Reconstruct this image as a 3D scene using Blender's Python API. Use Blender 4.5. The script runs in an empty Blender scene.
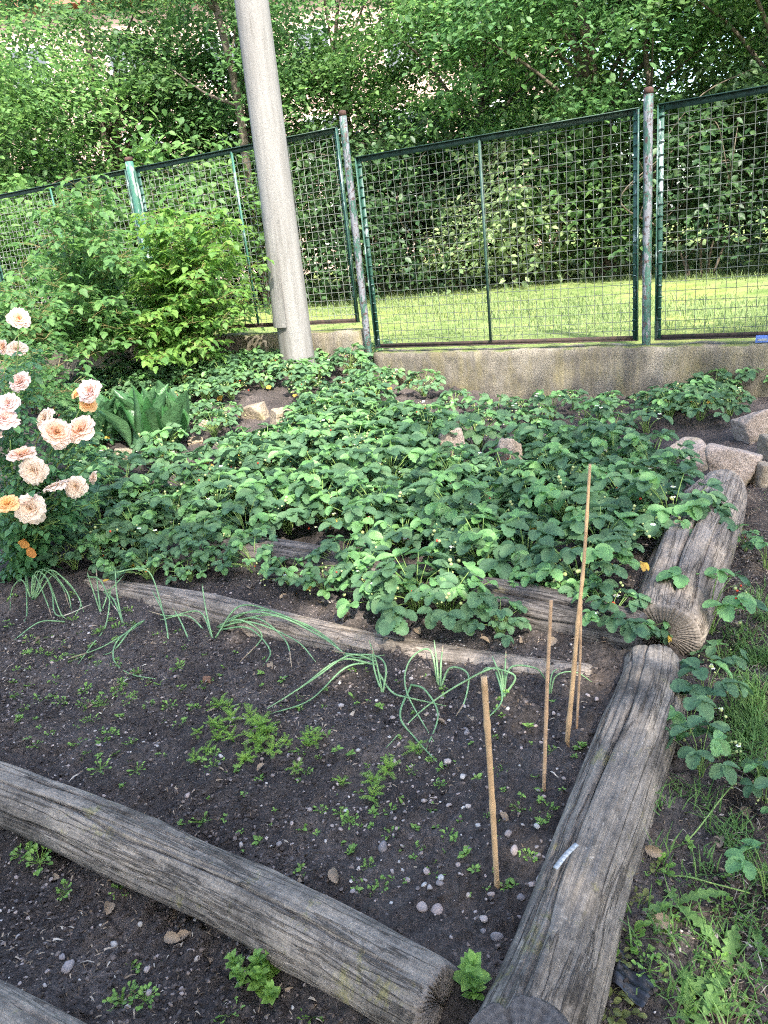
import bpy, math, random
import numpy as np
from math import radians as R, sin, cos, pi
from mathutils import Vector, Matrix
rng = np.random.default_rng(7)
random.seed(7)
S = bpy.context.scene
COL = S.collection

# ------------------------------------------------------------------ camera
F_PX = 770.0
PITCH, ROLL, CAM_H = R(19.6), R(6.4), 1.6
_f = np.array([0, cos(PITCH), -sin(PITCH)])
_x0 = np.array([1.0, 0, 0]); _u0 = np.cross(_x0, _f)
_x = cos(ROLL) * _x0 - sin(ROLL) * _u0
_u = cos(ROLL) * _u0 + sin(ROLL) * _x0
CAMP = np.array([0, 0, CAM_H])
cam_d = bpy.data.cameras.new('camera'); cam = bpy.data.objects.new('camera', cam_d); COL.objects.link(cam)
cam.matrix_world = Matrix(((_x[0], _u[0], -_f[0], 0), (_x[1], _u[1], -_f[1], 0), (_x[2], _u[2], -_f[2], CAM_H), (0, 0, 0, 1)))
cam_d.sensor_fit = 'VERTICAL'; cam_d.sensor_height = 36; cam_d.lens = 36 * F_PX / 1024
cam_d.clip_start = 0.05; cam_d.clip_end = 600
S.camera = cam

def ray(px, py):
    return _f + _x * (px - 384) / F_PX - _u * (py - 512) / F_PX
def at(px, py, z=0.0):
    d = ray(px, py); return CAMP + d * (z - CAM_H) / d[2]
def aty(px, py, y):
    d = ray(px, py); return CAMP + d * y / d[1]

# ------------------------------------------------------------------ noise (numpy)
def _hash(ix, iy, s):
    h = (ix.astype(np.int64) * 374761393 + iy.astype(np.int64) * 668265263 + s * 1442695041) & 0x7fffffff
    h = ((h ^ (h >> 13)) * 1274126177) & 0x7fffffff
    h = h ^ (h >> 16)
    return (h % 100003) / 100003.0
def vn(x, y, s=0):
    ix = np.floor(x); iy = np.floor(y); fx = x - ix; fy = y - iy
    fx = fx * fx * (3 - 2 * fx); fy = fy * fy * (3 - 2 * fy)
    a = _hash(ix, iy, s); b = _hash(ix + 1, iy, s); c = _hash(ix, iy + 1, s); d = _hash(ix + 1, iy + 1, s)
    return (a * (1 - fx) + b * fx) * (1 - fy) + (c * (1 - fx) + d * fx) * fy * 1.0
def fbm(x, y, s=0, o=4):
    t = 0; a = 0.5
    for k in range(o):
        t = t + a * vn(x, y, s + k); x = x * 2.03; y = y * 2.03; a *= 0.5
    return t
def vn3(p, s=0):
    return (vn(p[:, 0] + 3.1 * np.floor(p[:, 2]), p[:, 1] + s, s) * 0 +
            vn(p[:, 0] * 1.0 + p[:, 2] * 0.73, p[:, 1] - p[:, 2] * 0.61, s) +
            vn(p[:, 1] + 7.3, p[:, 2] * 1.1 + p[:, 0] * 0.37, s + 5)) * 0.5

# ------------------------------------------------------------------ mesh building
class MB:
    def __init__(s): s.v = []; s.f = []; s.n = 0; s.a = []; s.has = False
    def add(s, V, F, A=None):
        V = np.asarray(V, float).reshape(-1, 3); F = np.asarray(F, int)
        s.v.append(V); s.f.append(F + s.n); s.n += len(V)
        if A is None: s.a.append(np.zeros((len(V), 3)))
        else: s.a.append(np.asarray(A, float).reshape(-1, 3)); s.has = True
        return s
    def mesh(s, name, mat, smooth=True):
        me = bpy.data.meshes.new(name)
        V = np.concatenate(s.v); me.vertices.add(len(V)); me.vertices.foreach_set('co', V.ravel())
        li = []; ls = []; st = 0
        for F in s.f:
            if not len(F): continue
            k = F.shape[1]; li.append(F.ravel()); ls.append(np.arange(len(F)) * k + st); st += F.size
        li = np.concatenate(li); ls = np.concatenate(ls)
        me.loops.add(len(li)); me.loops.foreach_set('vertex_index', li)
        me.polygons.add(len(ls)); me.polygons.foreach_set('loop_start', ls)
        me.update(calc_edges=True); me.validate()
        me.polygons.foreach_set('use_smooth', np.full(len(me.polygons), smooth))
        if s.has:
            at_ = me.attributes.new('grain', 'FLOAT_VECTOR', 'POINT'); at_.data.foreach_set('vector', np.concatenate(s.a).ravel())
        if isinstance(mat, (list, tuple)):
            for m in mat: me.materials.append(m)
        else: me.materials.append(mat)
        return me
    def build(s, name, mat, parent=None, smooth=True):
        o = bpy.data.objects.new(name, s.mesh(name, mat, smooth)); COL.objects.link(o)
        if parent is not None: o.parent = parent
        return o

def tag(o, label=None, cat=None, group=None, kind=None):
    if label: o['label'] = label
    if cat: o['category'] = cat
    if group: o['group'] = group
    if kind: o['kind'] = kind
    return o
def empty(name, loc=(0, 0, 0), rz=0.0, label=None, cat=None, group=None):
    o = bpy.data.objects.new(name, None); COL.objects.link(o); o.empty_display_size = 0.1
    o.location = tuple(loc); o.rotation_euler = (0, 0, rz)
    return tag(o, label, cat, group)
def copy_tree(o, kids, parent=None):
    c = o.copy(); COL.objects.link(c)
    if parent is not None: c.parent = parent
    for ch in kids.get(o.name, ()): copy_tree(ch, kids, c)
    return c
def kids_of(root):
    d = {}
    def go(o):
        d[o.name] = [c for c in bpy.data.objects if c.parent == o]
        for c in d[o.name]: go(c)
    go(root); return d

BOXF = np.array([[0, 3, 2, 1], [4, 5, 6, 7], [0, 1, 5, 4], [1, 2, 6, 5], [2, 3, 7, 6], [3, 0, 4, 7]])
def box(mb, o, ax, ay, az):
    o, ax, ay, az = (np.asarray(k, float) for k in (o, ax, ay, az))
    mb.add([o, o + ax, o + ax + ay, o + ay, o + az, o + ax + az, o + ax + ay + az, o + ay + az], BOXF)
def catmull(P, n):
    P = np.asarray(P, float)
    if len(P) < 3:
        t = np.linspace(0, 1, n)[:, None]; return P[0] * (1 - t) + P[-1] * t
    Q = np.vstack([2 * P[0] - P[1], P, 2 * P[-1] - P[-2]]); out = []
    T = np.linspace(0, len(P) - 1 - 1e-9, n)
    for t in T:
        i = int(t); u = t - i; a, b, c, d = Q[i:i + 4]
        out.append(0.5 * (2 * b + (c - a) * u + (2 * a - 5 * b + 4 * c - d) * u * u + (3 * b - a - 3 * c + d) * u ** 3))
    return np.array(out)
def tube(mb, P, rad, k=5, cap=True):
    P = np.asarray(P, float); n = len(P); rad = np.broadcast_to(np.asarray(rad, float), (n,))
    T = np.gradient(P, axis=0); T /= np.linalg.norm(T, axis=1)[:, None] + 1e-12
    ref = np.array([0.0, 0, 1]) if abs(T[:, 2]).mean() < 0.8 else np.array([1.0, 0.05, 0])
    X = np.cross(T, ref); X /= np.linalg.norm(X, axis=1)[:, None] + 1e-12; Y = np.cross(T, X)
    th = np.arange(k) * 2 * pi / k
    V = P[:, None] + rad[:, None, None] * (X[:, None] * np.cos(th)[None, :, None] + Y[:, None] * np.sin(th)[None, :, None])
    i = np.arange(n - 1)[:, None] * k; j = np.arange(k)[None]; j2 = (j + 1) % k
    Fq = np.stack([i + j, i + j2, i + k + j2, i + k + j], -1).reshape(-1, 4)
    mb.add(V.reshape(-1, 3), Fq)
    if cap:
        base = mb.n - n * k
        mb.f.append(np.array([[base + a for a in range(k - 1, -1, -1)]])); mb.f.append(np.array([[base + (n - 1) * k + a for a in range(k)]]))

# leaf templates: along +Y, normal +Z, length 1
T_OV = (np.array([[0, 0, 0], [-.26, .28, .05], [-.27, .58, .06], [0, 1, -.06], [.27, .58, .06], [.26, .28, .05], [0, .45, 0]]),
        np.array([[0, 6, 2, 1], [6, 3, 3, 2], [0, 5, 4, 6], [6, 4, 3, 3]])[:, :4])
T_OV = (np.array([[0, 0, 0], [-.27, .25, .05], [-.29, .58, .06], [0, 1, -.07], [.29, .58, .06], [.27, .25, .05]]),
        np.array([[0, 3, 2, 1], [0, 5, 4, 3]]))
def leaf_grid(W, prof, rows=6, cols=5, cup=.12, droop=.15, serr=0.0, pleat=0.0):
    V = []
    for i in range(rows + 1):
        t = i / rows; w = W * prof(t)
        for j in range(cols):
            c = (j / (cols - 1)) * 2 - 1
            ww = w; yy = t
            if abs(c) > .99 and serr: ww = w * (1 + serr * (1 if i % 2 else -1))
            V.append([c * ww, yy * (1 - .08 * c * c * (1 - t)), cup * abs(c) * w / max(W, 1e-6) * .5 - droop * t * t + pleat * cos(i * pi) * abs(c) * w])
    Fq = [[i * cols + j, i * cols + j + 1, (i + 1) * cols + j + 1, (i + 1) * cols + j] for i in range(rows) for j in range(cols - 1)]
    return np.array(V), np.array(Fq)
T_STRAW = leaf_grid(.43, lambda t: max(.04, sin(pi * min(1, (t * .93 + .02)) ** .85) ** .62 * (.62 + .45 * t)), 12, 5, .42, .17, .1, .05)
T_RASP = leaf_grid(.36, lambda t: max(.02, sin(pi * t ** .72) ** .9), 6, 5, .16, .2, .1, .06)
T_ROSE = leaf_grid(.32, lambda t: max(.02, sin(pi * t ** .8) ** .8), 4, 3, .2, .18)
T_LILY = leaf_grid(.17, lambda t: max(.015, sin(pi * (t * .97 + .02) ** .85) ** .8 * (0.55 + .55 * min(1, t * 2))), 10, 5, .42, .16)
T_BLADE = (np.array([[-.5, 0, 0], [.5, 0, 0], [-.42, .4, .1], [.42, .4, .1], [-.25, .75, .06], [.25, .75, .06], [0, 1, -.1]]),
           np.array([[0, 1, 3, 2], [2, 3, 5, 4], [4, 5, 6, 6]]))
T_BLADE = (np.array([[-.5, 0, 0], [.5, 0, 0], [-.42, .5, .1], [.42, .5, .1], [-.08, 1, -.1], [.08, 1, -.1]]), np.array([[0, 1, 3, 2], [2, 3, 5, 4]]))

def frames(Y, Z):
    Y = Y / (np.linalg.norm(Y, axis=1)[:, None] + 1e-9)
    X = np.cross(Y, Z); X /= np.linalg.norm(X, axis=1)[:, None] + 1e-9
    Z = np.cross(X, Y); return np.stack([X, Y, Z], -1)
def inst(mb, T, P, M, s, sx=None):
    V, Fq = T; P = np.asarray(P, float); n = len(P)
    if not n: return
    s = np.broadcast_to(np.asarray(s, float), (n,)); sx = s if sx is None else np.broadcast_to(np.asarray(sx, float), (n,))
    L = V[None] * np.stack([sx, s, s], -1)[:, None]
    W = np.einsum('nij,nkj->nki', M, L) + P[:, None]
    Fx = Fq[None] + (np.arange(n) * len(V))[:, None, None]
    mb.add(W.reshape(-1, 3), Fx.reshape(-1, Fq.shape[1]))
def unit(n, r=rng):
    v = r.normal(size=(n, 3)); return v / np.linalg.norm(v, axis=1)[:, None]

# ------------------------------------------------------------------ materials
def nmat(name):
    m = bpy.data.materials.new(name); m.use_nodes = True; t = m.node_tree; t.nodes.clear()
    return m, t, (lambda k, **kw: _node(t, k, **kw)), (lambda a, b: t.links.new(a, b))
def _node(t, k, **kw):
    n = t.nodes.new('ShaderNode' + k)
    for a, v in kw.items():
        if a.startswith('i_'):
            key = a[2:].replace('_', ' ')
            n.inputs[int(key) if key.isdigit() else key].default_value = v
        else: setattr(n, a, v)
    return n
def ramp(N, stops, interp='LINEAR'):
    r = N('ValToRGB'); e = r.color_ramp.elements; r.color_ramp.interpolation = interp
    while len(e) < len(stops): e.new(0.5)
    for k, (p, c) in enumerate(stops):
        e[k].position = p; e[k].color = (*c, 1) if len(c) == 3 else c
    return r
def leafmat(name, c1, c2, trans=.35, gloss=.35, tcol=None, under=1.25, vein=0.0):
    m, t, N, L = nmat(name)
    geo = N('NewGeometry'); oi = N('ObjectInfo')
    mixv = N('Math', operation='MULTIPLY_ADD', i_1=.75); L(geo.outputs['Random Per Island'], mixv.inputs[0])
    h = N('Math', operation='MULTIPLY', i_1=.25); L(oi.outputs['Random'], h.inputs[0]); L(h.outputs[0], mixv.inputs[2])
    r = ramp(N, [(0, c1), (.55, tuple((a + b) / 2 for a, b in zip(c1, c2))), (1, c2)]); L(mixv.outputs[0], r.inputs[0])
    tc = N('TexCoord'); nz = N('TexNoise', i_Scale=28.0, i_Detail=3.0); L(tc.outputs['Object'], nz.inputs['Vector'])
    mr = N('MapRange', i_1=.3, i_2=.7, i_3=.72, i_4=1.25); L(nz.outputs['Fac'], mr.inputs[0])
    hsv = N('HueSaturation'); L(r.outputs[0], hsv.inputs['Color']); L(mr.outputs[0], hsv.inputs['Value'])
    bf = N('Mix', data_type='RGBA'); L(geo.outputs['Backfacing'], bf.inputs['Factor'])
    h2 = N('HueSaturation', i_Saturation=.8, i_Value=under); L(hsv.outputs[0], h2.inputs['Color'])
    L(hsv.outputs[0], bf.inputs['A']); L(h2.outputs[0], bf.inputs['B'])
    p = N('BsdfPrincipled', i_Roughness=1 - gloss); p.inputs['Specular IOR Level'].default_value = .45
    L(bf.outputs['Result'], p.inputs['Base Color'])
    bp = N('Bump', i_Strength=.35, i_Distance=.01); nz2 = N('TexNoise', i_Scale=60.0, i_Detail=2.0); L(tc.outputs['Object'], nz2.inputs['Vector'])
    L(nz2.outputs['Fac'], bp.inputs['Height']); L(bp.outputs[0], p.inputs['Normal'])
    tr = N('BsdfTranslucent'); h3 = N('HueSaturation', i_Hue=.494, i_Saturation=1.05, i_Value=1.65); L(hsv.outputs[0], h3.inputs['Color']); L(h3.outputs[0], tr.inputs['Color'])
    mx = N('MixShader', i_Fac=trans); L(p.outputs[0], mx.inputs[1]); L(tr.outputs[0], mx.inputs[2])
    o = N('OutputMaterial'); L(mx.outputs[0], o.inputs['Surface']); return m
def simple(name, c1, c2, scale=20, rough=.8, bump=.3, dist=.01, spec=.3, coord='Object', detail=6, island=False, metal=0):
    m, t, N, L = nmat(name)
    tc = N('TexCoord'); nz = N('TexNoise', i_Scale=float(scale), i_Detail=float(detail)); L(tc.outputs[coord], nz.inputs['Vector'])
    r = ramp(N, [(.3, c1), (.7, c2)]); L(nz.outputs['Fac'], r.inputs[0]); out = r.outputs[0]
    if island:
        g = N('NewGeometry'); r2 = ramp(N, island); L(g.outputs['Random Per Island'], r2.inputs[0])
        mx = N('Mix', data_type='RGBA', blend_type='MULTIPLY', i_0=1.0); L(r2.outputs[0], mx.inputs['A']); L(out, mx.inputs['B']); out = mx.outputs['Result']
    p = N('BsdfPrincipled', i_Roughness=rough, i_Metallic=float(metal)); p.inputs['Specular IOR Level'].default_value = spec; L(out, p.inputs['Base Color'])
    bp = N('Bump', i_Strength=bump, i_Distance=dist); L(nz.outputs['Fac'], bp.inputs['Height']); L(bp.outputs[0], p.inputs['Normal'])
    o = N('OutputMaterial'); L(p.outputs[0], o.inputs['Surface']); return m

M = {}
M['tree_a'] = leafmat('lime_leaf', (.052, .132, .045), (.135, .25, .08), .5, .46)
M['tree_b'] = leafmat('maple_leaf', (.042, .105, .036), (.135, .225, .065), .46, .48)
M['tree_c'] = leafmat('hornbeam_leaf', (.068, .165, .05), (.185, .305, .09), .5, .45)
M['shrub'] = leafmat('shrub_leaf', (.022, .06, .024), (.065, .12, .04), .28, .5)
M['pale'] = leafmat('variegated_leaf', (.1, .18, .06), (.32, .39, .19), .4, .45)
M['straw'] = leafmat('strawberry_leaf', (.046, .108, .048), (.09, .172, .07), .24, .34)
M['straw_young'] = leafmat('young_strawberry_leaf', (.1, .22, .07), (.16, .31, .1), .28, .5)
M['rasp'] = leafmat('raspberry_leaf', (.07, .17, .04), (.2, .33, .06), .45, .4)
M['rasp_dark'] = leafmat('bramble_leaf', (.055, .135, .04), (.13, .25, .065), .4, .4)
M['roseleaf'] = leafmat('rose_leaf', (.03, .095, .035), (.078, .185, .06), .24, .5)
M['lily'] = leafmat('lily_leaf', (.026, .095, .03), (.058, .155, .045), .18, .6)
M['chive'] = leafmat('onion_leaf', (.13, .25, .11), (.24, .38, .17), .15, .5)
M['weed'] = leafmat('weed_leaf', (.11, .23, .04), (.22, .36, .07), .3, .4)
M['dill'] = leafmat('carrot_leaf', (.13, .26, .035), (.24, .38, .055), .3, .35)
M['grass'] = leafmat('grass_blade', (.07, .155, .038), (.15, .25, .065), .35, .3)
M['lawnblade'] = leafmat('lawn_blade', (.105, .165, .05), (.22, .275, .115), .35, .2)
M['oxalis'] = leafmat('clover_leaf', (.1, .12, .03), (.19, .2, .06), .2, .35)
M['yellow'] = leafmat('withered_leaf', (.36, .22, .04), (.55, .4, .06), .3, .3)
M['redleaf'] = leafmat('reddening_leaf', (.45, .12, .03), (.6, .3, .06), .3, .3)
M['stalk'] = simple('stalk_green', (.12, .22, .05), (.22, .3, .09), 30, .6)
M['cane'] = simple('cane_brown', (.14, .13, .05), (.25, .2, .08), 30, .7)
M['bark'] = simple('tree_bark', (.05, .04, .03), (.14, .115, .085), 9, .95, .9, .03)
M['white'] = simple('white_petal', (.7, .7, .62), (.85, .84, .78), 50, .6)
M['berry'] = simple('unripe_berry', (.24, .3, .1), (.42, .44, .2), 200, .5, .4, .002)
M['redberry'] = simple('ripe_berry', (.5, .03, .015), (.65, .08, .03), 200, .35, .4, .002)
M['debris'] = simple('dry_litter', (.7, .7, .7), (1, 1, 1), 60, .9, .3, .004, .2, island=[(0, (.1, .07, .045)), (.4, (.22, .155, .1)), (.75, (.36, .28, .2)), (1, (.5, .44, .36))])
M['gravel'] = simple('grit_stone', (.7, .7, .7), (1, 1, 1), 80, .85, .4, .003, .3, island=[(0, (.08, .07, .068)), (.35, (.17, .145, .135)), (.65, (.32, .26, .235)), (.9, (.4, .33, .29)), (1, (.52, .48, .44))])
M['crumb'] = simple('soil_crumb', (.7, .7, .7), (1, 1, 1), 60, 1, .5, .004, .1, island=[(0, (.03, .025, .023)), (.5, (.065, .054, .049)), (.85, (.12, .098, .086)), (1, (.22, .175, .15))])
M['pebble'] = simple('pebble_stone', (.6, .6, .6), (1, 1, 1), 90, .8, .3, .003, .35, island=[(0, (.2, .18, .18)), (.35, (.34, .29, .27)), (.6, (.42, .33, .29)), (1, (.5, .47, .43))])
M['bamboo'] = simple('bamboo_cane', (.3, .185, .095), (.5, .33, .18), 18, .55, .2, .003, .4)
M['twig'] = simple('peeled_twig', (.28, .17, .1), (.45, .3, .18), 25, .7, .3, .003)

def soil_mat():
    m, t, N, L = nmat('garden_soil')
    tc = N('TexCoord'); n1 = N('TexNoise', i_Scale=2.2, i_Detail=8.0, i_Roughness=.65); n2 = N('TexNoise', i_Scale=70.0, i_Detail=8.0, i_Roughness=.7)
    for n in (n1, n2): L(tc.outputs['Object'], n.inputs['Vector'])
    r1 = ramp(N, [(.3, (.047, .04, .037)), (.52, (.09, .076, .069)), (.7, (.17, .14, .122))]); L(n1.outputs['Fac'], r1.inputs[0])
    r2 = ramp(N, [(.3, (.45, .45, .45)), (.55, (1, 1, 1)), (.66, (1.6, 1.52, 1.48)), (.76, (3.2, 2.9, 2.7))]); L(n2.outputs['Fac'], r2.inputs[0])
    at_ = N('Attribute', attribute_name='grain'); sp = N('SeparateXYZ'); L(at_.outputs['Vector'], sp.inputs[0])
    n3 = N('TexNoise', i_Scale=9.0, i_Detail=6.0); L(tc.outputs['Object'], n3.inputs['Vector'])
    r3 = ramp(N, [(.35, (.05, .04, .033)), (.6, (.12, .09, .07)), (.8, (.2, .16, .12))]); L(n3.outputs['Fac'], r3.inputs[0])
    mx = N('Mix', data_type='RGBA'); L(sp.outputs[0], mx.inputs['Factor']); L(r1.outputs[0], mx.inputs['A']); L(r3.outputs[0], mx.inputs['B'])
    mu = N('Mix', data_type='RGBA', blend_type='MULTIPLY', i_0=1.0); L(mx.outputs['Result'], mu.inputs['A']); L(r2.outputs[0], mu.inputs['B'])
    p = N('BsdfPrincipled', i_Roughness=1.0); p.inputs['Specular IOR Level'].default_value = .15; L(mu.outputs['Result'], p.inputs['Base Color'])
    b = N('Bump', i_Strength=1.0, i_Distance=.02); L(n2.outputs['Fac'], b.inputs['Height'])
    n4 = N('TexNoise', i_Scale=260.0, i_Detail=4.0); L(tc.outputs['Object'], n4.inputs['Vector'])
    b2 = N('Bump', i_Strength=.7, i_Distance=.004); L(n4.outputs['Fac'], b2.inputs['Height']); L(b.outputs[0], b2.inputs['Normal'])
    L(b2.outputs[0], p.inputs['Normal']); o = N('OutputMaterial'); L(p.outputs[0], o.inputs['Surface']); return m
M['soil'] = soil_mat()

def wood_mat(name, dark, mid, light, moss=0.25, stain=.5):
    m, t, N, L = nmat(name)
    at_ = N('Attribute', attribute_name='grain')
    mp = N('Mapping'); mp.inputs['Scale'].default_value = (1.6, 42, 42); L(at_.outputs['Vector'], mp.inputs[0])
    g = N('TexNoise', i_Scale=1.0, i_Detail=8.0, i_Roughness=.68); L(mp.outputs[0], g.inputs['Vector'])
    mp2 = N('Mapping'); mp2.inputs['Scale'].default_value = (8, 240, 240); L(at_.outputs['Vector'], mp2.inputs[0])
    g2 = N('TexNoise', i_Scale=1.0, i_Detail=6.0, i_Roughness=.7); L(mp2.outputs[0], g2.inputs['Vector'])
    ad = N('Math', operation='ADD'); L(g.outputs['Fac'], ad.inputs[0]); L(g2.outputs['Fac'], ad.inputs[1])
    hf = N('Math', operation='MULTIPLY', i_1=.5); L(ad.outputs[0], hf.inputs[0])
    r = ramp(N, [(.33, dark), (.48, mid), (.66, light)]); L(hf.outputs[0], r.inputs[0])
    s = N('TexNoise', i_Scale=5.0, i_Detail=7.0, i_Roughness=.7); L(at_.outputs['Vector'], s.inputs['Vector'])
    rs = ramp(N, [(.36, (1 - stain, 1 - stain, 1 - stain)), (.52, (.85, .85, .85)), (.66, (1.2, 1.17, 1.12))]); L(s.outputs['Fac'], rs.inputs[0])
    mu = N('Mix', data_type='RGBA', blend_type='MULTIPLY', i_0=1.0); L(r.outputs[0], mu.inputs['A']); L(rs.outputs[0], mu.inputs['B'])
    ms = N('TexNoise', i_Scale=7.0, i_Detail=8.0, i_Roughness=.75); mo = N('Mapping'); mo.inputs['Location'].default_value = (7, 3, 1); L(at_.outputs['Vector'], mo.inputs[0]); L(mo.outputs[0], ms.inputs['Vector'])
    rm = ramp(N, [(.585, (0, 0, 0)), (.66, (moss,) * 3)]); L(ms.outputs['Fac'], rm.inputs[0])
    mm = N('Mix', data_type='RGBA'); L(rm.outputs[0], mm.inputs['Factor']); L(mu.outputs['Result'], mm.inputs['A']); mm.inputs['B'].default_value = (.19, .17, .05, 1)
    # thin dark drying checks that follow the grain
    mq = N('Mapping'); mq.inputs['Scale'].default_value = (1.3, 26, 26); mq.inputs['Location'].default_value = (4, 9, 2); L(at_.outputs['Vector'], mq.inputs[0])
    ck = N('TexNoise', i_Scale=1.0, i_Detail=5.0, i_Roughness=.55); L(mq.outputs[0], ck.inputs['Vector'])
    rk = ramp(N, [(.478, (1, 1, 1)), (.496, (.5, .48, .46)), (.504, (.5, .48, .46)), (.522, (1, 1, 1))]); L(ck.outputs['Fac'], rk.inputs[0])
    po = N('TexNoise', i_Scale=55.0, i_Detail=7.0, i_Roughness=.75); L(at_.outputs['Vector'], po.inputs['Vector'])
    rp = ramp(N, [(.32, (.55, .54, .53)), (.5, (1, 1, 1)), (.7, (1.3, 1.28, 1.25))]); L(po.outputs['Fac'], rp.inputs[0])
    mk = N('Mix', data_type='RGBA', blend_type='MULTIPLY', i_0=.85); L(mm.outputs['Result'], mk.inputs['A']); L(rk.outputs[0], mk.inputs['B'])
    mk2 = N('Mix', data_type='RGBA', blend_type='MULTIPLY', i_0=.9); L(mk.outputs['Result'], mk2.inputs['A']); L(rp.outputs[0], mk2.inputs['B'])
    mm = mk2
    # pale lichen specks
    li = N('TexNoise', i_Scale=95.0, i_Detail=4.0); L(at_.outputs['Vector'], li.inputs['Vector'])
    rl = ramp(N, [(.66, (0, 0, 0)), (.72, (.45,) * 3)]); L(li.outputs['Fac'], rl.inputs[0])
    ml = N('Mix', data_type='RGBA'); L(rl.outputs[0], ml.inputs['Factor']); L(mm.outputs['Result'], ml.inputs['A']); ml.inputs['B'].default_value = (.42, .38, .33, 1)
    p = N('BsdfPrincipled', i_Roughness=.88); p.inputs['Specular IOR Level'].default_value = .25; L(ml.outputs['Result'], p.inputs['Base Color'])
    b = N('Bump', i_Strength=.9, i_Distance=.006); L(hf.outputs[0], b.inputs['Height'])
    bk = N('Bump', i_Strength=1.0, i_Distance=.006); L(rk.outputs[0], bk.inputs['Height']); L(b.outputs[0], bk.inputs['Normal']); L(bk.outputs[0], p.inputs['Normal'])
    o = N('OutputMaterial'); L(p.outputs[0], o.inputs['Surface']); return m
M['wood'] = wood_mat('weathered_wood', (.1, .084, .07), (.18, .153, .126), (.31, .265, .218), .55, .62)
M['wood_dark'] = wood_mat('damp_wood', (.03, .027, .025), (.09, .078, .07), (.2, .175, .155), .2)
M['wood_light'] = wood_mat('bleached_wood', (.11, .088, .07), (.225, .185, .15), (.38, .32, .262), .2, .5)
def endgrain(name, c1, c2):
    m, t, N, L = nmat(name)
    at_ = N('Attribute', attribute_name='grain'); sp = N('SeparateXYZ'); L(at_.outputs['Vector'], sp.inputs[0])
    nz = N('TexNoise', i_Scale=30.0, i_Detail=6.0); L(at_.outputs['Vector'], nz.inputs['Vector'])
    a1 = N('Math', operation='MULTIPLY', i_1=420.0); L(sp.outputs[0], a1.inputs[0])
    a2 = N('Math', operation='MULTIPLY_ADD', i_1=9.0); L(nz.outputs['Fac'], a2.inputs[0]); L(a1.outputs[0], a2.inputs[2])
    sn = N('Math', operation='SINE'); L(a2.outputs[0], sn.inputs[0])
    cx = N('CombineXYZ'); a3 = N('Math', operation='MULTIPLY', i_1=6.0); L(sp.outputs[1], a3.inputs[0]); L(a3.outputs[0], cx.inputs[0])
    a4 = N('Math', operation='MULTIPLY', i_1=6.0); L(sp.outputs[2], a4.inputs[0]); L(a4.outputs[0], cx.inputs[1])
    rad = N('TexNoise', i_Scale=1.0, i_Detail=5.0); L(cx.outputs[0], rad.inputs['Vector'])
    mr = N('MapRange', i_1=-1.0, i_2=1.0, i_3=-.08, i_4=.08); L(sn.outputs[0], mr.inputs[0])
    s2 = N('Math', operation='ADD'); L(rad.outputs['Fac'], s2.inputs[0]); L(mr.outputs[0], s2.inputs[1])
    r = ramp(N, [(.3, c1), (.7, c2)]); L(s2.outputs[0], r.inputs[0])
    p = N('BsdfPrincipled', i_Roughness=.95); L(r.outputs[0], p.inputs['Base Color'])
    b = N('Bump', i_Strength=.6, i_Distance=.006); L(s2.outputs[0], b.inputs['Height']); L(b.outputs[0], p.inputs['Normal'])
    o = N('OutputMaterial'); L(p.outputs[0], o.inputs['Surface']); return m
M['end'] = endgrain('end_grain', (.11, .09, .074), (.21, .175, .145))
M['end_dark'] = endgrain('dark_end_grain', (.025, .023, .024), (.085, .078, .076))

def stone_mat(name, c):
    m, t, N, L = nmat(name)
    tc = N('TexCoord'); n1 = N('TexNoise', i_Scale=5.0, i_Detail=6.0); v = N('TexVoronoi', i_Scale=160.0); n2 = N('TexNoise', i_Scale=120.0, i_Detail=3.0); n4 = N('TexNoise', i_Scale=22.0, i_Detail=6.0)
    for n in (n1, v, n2, n4): L(tc.outputs['Object'], n.inputs['Vector'])
    r = ramp(N, [(.3, tuple(k * .6 for k in c)), (.7, tuple(k * 1.15 for k in c))]); L(n1.outputs['Fac'], r.inputs[0])
    r2 = ramp(N, [(.35, (.55, .52, .5)), (.55, (1, 1, 1)), (.7, (1.3, 1.3, 1.28))]); L(n2.outputs['Fac'], r2.inputs[0])
    mu = N('Mix', data_type='RGBA', blend_type='MULTIPLY', i_0=1.0); L(r.outputs[0], mu.inputs['A']); L(r2.outputs[0], mu.inputs['B'])
    n3 = N('TexNoise', i_Scale=8.0, i_Detail=8.0); mo = N('Mapping'); mo.inputs['Location'].default_value = (5, 5, 5); L(tc.outputs['Object'], mo.inputs[0]); L(mo.outputs[0], n3.inputs['Vector'])
    r3 = ramp(N, [(.55, (0, 0, 0)), (.75, (.6,) * 3)]); L(n3.outputs['Fac'], r3.inputs[0])
    mx = N('Mix', data_type='RGBA'); L(r3.outputs[0], mx.inputs['Factor']); L(mu.outputs['Result'], mx.inputs['A']); mx.inputs['B'].default_value = (.2, .17, .07, 1)
    p = N('BsdfPrincipled', i_Roughness=.9); L(mx.outputs['Result'], p.inputs['Base Color'])
    b = N('Bump', i_Strength=.6, i_Distance=.02); L(n4.outputs['Fac'], b.inputs['Height'])
    b2 = N('Bump', i_Strength=.4, i_Distance=.004); L(n2.outputs['Fac'], b2.inputs['Height']); L(b.outputs[0], b2.inputs['Normal']); L(b2.outputs[0], p.inputs['Normal'])
    o = N('OutputMaterial'); L(p.outputs[0], o.inputs['Surface']); return m
M['granite'] = stone_mat('pink_granite', (.36, .285, .23))
M['fieldstone'] = stone_mat('brown_fieldstone', (.3, .24, .17))

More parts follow.
